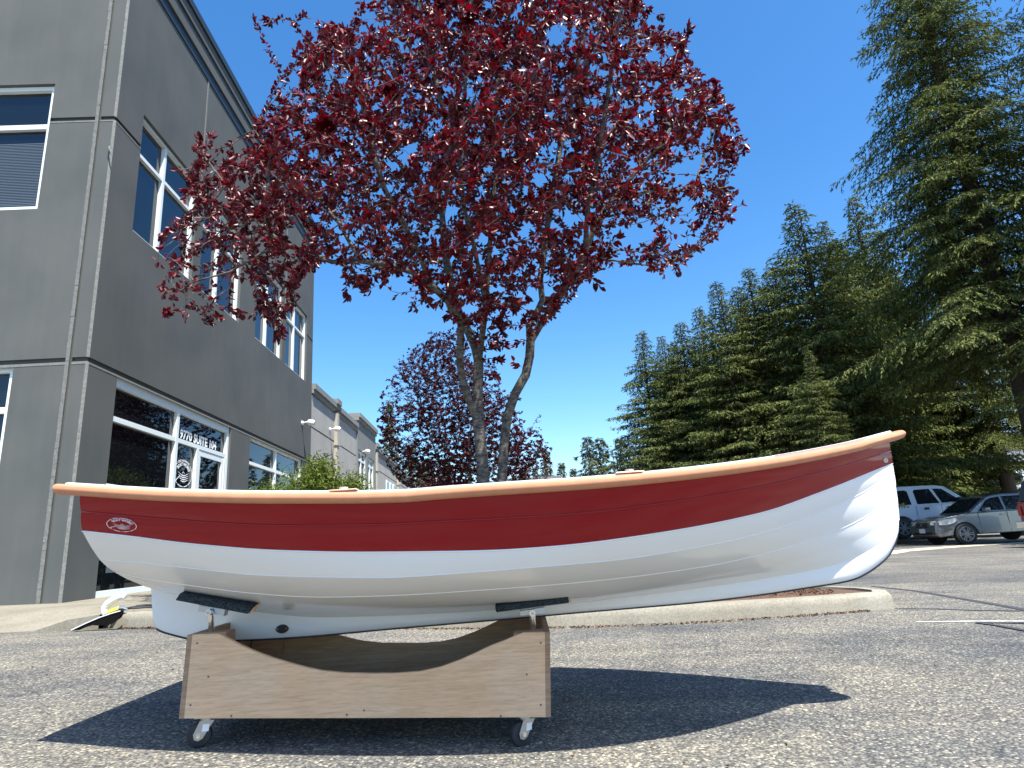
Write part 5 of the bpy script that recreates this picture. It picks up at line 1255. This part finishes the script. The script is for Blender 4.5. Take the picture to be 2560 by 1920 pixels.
    for s_ in (-1, 1):
        p = MB(); p.tube([(2.0, s_ * .52, 1.54), (2.1, s_ * .52, 1.585), (3.7, s_ * .52, 1.575), (3.8, s_ * .52, 1.53)], .014, 8); p.build('roof_rail', M['dark'], root, local=True)
    return root
gq = ground(2419, 1361)
wagon_loc = Vector((gq.x - .88, gq.y + .76, gz(gq.x, gq.y)))
wagon(wagon_loc, math.radians(-2), 'silver wagon with black grille and alloy wheels parked in the shade, nose to the left')
# --- large white SUV behind it, nose to the right (x grows to the nose)
def suv(loc, rz, label):
    root = empty('parked_suv', loc, rz); tag(root, label, 'suv'); R_ = .38; rx_, fx = .95, 3.90; Lc = 5.05
    hwid = lambda x: .99 - .10 * max(0, (x - 4.4) / .65) ** 2 - .05 * max(0, (.3 - x) / .3) ** 2
    tum = lambda x, z: hwid(x) - max(0, z - 1.15) * .26 - max(0, .5 - z) * .1
    low = [(.0, .45)] + [(2 * rx_ - a, b + .05) for a, b in arch(rx_, .47)] + [(2 * fx - a, b + .05) for a, b in arch(fx, .47)] + [(Lc, .42)]
    top = [(Lc + .0, .60), (Lc - .02, 1.0), (Lc - .15, 1.12), (3.72, 1.20), (.02, 1.18), (0, .9)]
    mb = MB(); section_body(mb, low + top, hwid, .26, 1.15); mb.build('body', PW, root, local=True, bevel=.035, smooth='auto')
    gh = [(.03, 1.15), (.16, 1.86), (.30, 1.93), (1.2, 1.955), (2.6, 1.94), (2.95, 1.87), (3.78, 1.17)]
    mb = MB(); section_body(mb, gh[::-1], hwid, .26, 1.15); g = mb.build('cabin', PW, root, local=True, bevel=.03, smooth='auto')
    for s_ in (-1, 1):
        for pts in ([(.32, 1.24), (.36, 1.78), (1.34, 1.80), (1.42, 1.74), (1.42, 1.24)], [(1.66, 1.24), (1.66, 1.74), (1.74, 1.80), (2.32, 1.80), (2.52, 1.24)], [(2.62, 1.24), (2.45, 1.80), (2.80, 1.78), (3.42, 1.26)]):
            p = MB(); quadp(p, pts, tum, .007, s_); p.build('side_window', CG, g, local=True)
        for xx in (1.86, 2.78):
            p = MB(); quadp(p, [(xx - .0, 1.02), (xx, 1.10), (xx + .20, 1.10), (xx + .20, 1.02)], lambda x, z: hwid(x), .02, s_); p.build('door_handle', M['dark'], root, local=True, bevel=.01)
        p = MB()
        for xx in (1.56, 2.56): quadp(p, [(xx, .55), (xx, 1.17), (xx + .008, 1.17), (xx + .008, .55)], lambda x, z: hwid(x), .003, s_)
        p.build('door_gap', M['dark'], root, local=True)
        wheel(root, rx_, s_ * .85, R_, s_, 6); wheel(root, fx, s_ * .85, R_, s_, 6)
        p = MB(); p.hexa([(3.15, s_ * .98, 1.22), (3.35, s_ * .98, 1.22), (3.33, s_ * 1.2, 1.22), (3.18, s_ * 1.2, 1.22), (3.15, s_ * .98, 1.4), (3.35, s_ * .98, 1.4), (3.33, s_ * 1.2, 1.42), (3.18, s_ * 1.2, 1.42)]); p.build('mirror', M['dark'], root, local=True, bevel=.02)
    p = MB(); p.box((-.03, -.75, .62), (.03, .75, .82)); p.build('bumper', M['chrome'], root, local=True, bevel=.02)
    p = MB(); p.box((Lc - .02, -.6, .75), (Lc + .015, .6, .98)); p.build('grille', M['dark'], root, local=True)
    return root
ys_ = 24.6
qx = at_y(2289, 1262, ys_)                              # rear edge of the rear door
suv(Vector((qx.x - 1.56, ys_ + .99, qx.z - 1.17 - .05)), math.radians(1.5), 'large white suv with black door handles parked behind the silver wagon')
# --- red pickup with a canopy, only its tail in the picture; x grows to the nose
def pickup(loc, rz, label):
    root = empty('parked_pickup', loc, rz); tag(root, label, 'pickup truck'); R_ = .37; rx_, fx = 1.05, 4.1; Lc = 5.1
    hwid = lambda x: .90 - .04 * max(0, (.25 - x) / .25) ** 2 - .08 * max(0, (x - 4.5) / .6) ** 2
    tum = lambda x, z: hwid(x) - max(0, z - 1.1) * .22
    low = [(.04, .52)] + [(2 * rx_ - a, b + .08) for a, b in arch(rx_, .46)] + [(2 * fx - a, b + .08) for a, b in arch(fx, .46)] + [(Lc, .5)]
    mb = MB(); section_body(mb, low + [(Lc, 1.0), (Lc - .2, 1.08), (3.9, 1.14), (3.2, 1.15), (0.02, 1.14)], hwid, .22, 1.1); mb.build('body', PR, root, local=True, bevel=.03, smooth='auto')
    mb = MB(); section_body(mb, [(3.95, 1.12), (3.35, 1.66), (3.1, 1.72), (2.2, 1.72), (2.1, 1.12)], hwid, .22, 1.1); g = mb.build('cab', PR, root, local=True, bevel=.03, smooth='auto')
    mb = MB(); section_body(mb, [(2.08, 1.15), (2.08, 1.74), (.35, 1.72), (.22, 1.66), (.06, 1.15)], hwid, .22, 1.1); cn = mb.build('canopy', M['dark'], root, local=True, bevel=.03, smooth='auto')
    for s_ in (-1, 1):
        p = MB(); quadp(p, [(.35, 1.25), (.45, 1.58), (1.9, 1.60), (1.9, 1.25)], tum, .008, s_); p.build('side_window', CG, cn, local=True)
        p = MB(); quadp(p, [(2.3, 1.2), (2.35, 1.6), (3.2, 1.6), (3.65, 1.2)], tum, .008, s_); p.build('side_window', CG, g, local=True)
        p = MB(); p.box((-.006, s_ * .80 - .05, .80), (.03, s_ * .80 + .05, 1.05)); p.build('tail_light', mat('tail_lens', (.35, .02, .02), .2), root, local=True)
        wheel(root, rx_, s_ * .78, R_, s_, 5); wheel(root, fx, s_ * .78, R_, s_, 5)
    p = MB(); p.box((-.14, -.86, .50), (-.01, .86, .66)); p.build('bumper', M['chrome'], root, local=True, bevel=.02)
    return root
qp = at_y(2540, 1308, 16.75)
pickup(Vector((qp.x + .14, 15.0 + .86, gz(qp.x, 15.8))), math.radians(3), 'red pickup truck with dark canopy and chrome bumper cut off by the right edge')

# house behind the trees and a white trailer
hq = at_y(2415, 1240, 44); hx = hq.x
ho = empty('house', (hx, 44, gz(hx, 44))); tag(ho, 'grey house with white posts glimpsed through the spruce branches behind the cars', 'house')
p = MB(); p.box((hx, 44, -1.5), (hx + 9, 52, 3.4)); p.build('wall', mat('house_siding', (.10, .12, .15), .8), ho)
p = MB(); p.prism([(hx - .6, 43.2, 3.3), (hx - .6, 48, 5.6), (hx - .6, 52.8, 3.3)], (10.2, 0, 0)); p.build('roof', mat('house_roof', (.09, .10, .12), .9), ho)
p = MB(); p.box((hx - .6, 43.05, 3.15), (hx + 9.6, 43.18, 3.35)); p.build('fascia', M['alu'], ho)
for xx in (.3, 3.2, 6.1):
    p = MB(); p.box((hx + xx, 42.7, -1.5), (hx + xx + .22, 42.92, 3.3)); p.build('porch_post', M['alu'], ho)
for xx in (1.2, 2.6, 4.6, 6.9):
    p = MB(); p.box((hx + xx, 43.9, 1.2), (hx + xx + .9, 43.99, 2.4)); wi = p.build('window', M['alu'], ho)
    p = MB(); p.box((hx + xx + .08, 43.86, 1.28), (hx + xx + .82, 43.899, 2.32)); p.build('pane', M['glass'], wi)
tq = at_y(2500, 1232, 33); tz = gz(tq.x, 33)
to = empty('white_trailer', (tq.x, 33, tz)); tag(to, 'white enclosed trailer parked beyond the silver wagon roof', 'trailer')
p = MB(); p.box((tq.x, 33, tz + .5), (tq.x + 5.2, 35.2, at_y(2500, 1215, 33).z)); p.build('box', M['paper'], to, bevel=.08)
for xx in (2.2, 3.0): wheel(to, xx, -.1, .33, -1)

print('scene built', len(bpy.data.objects))
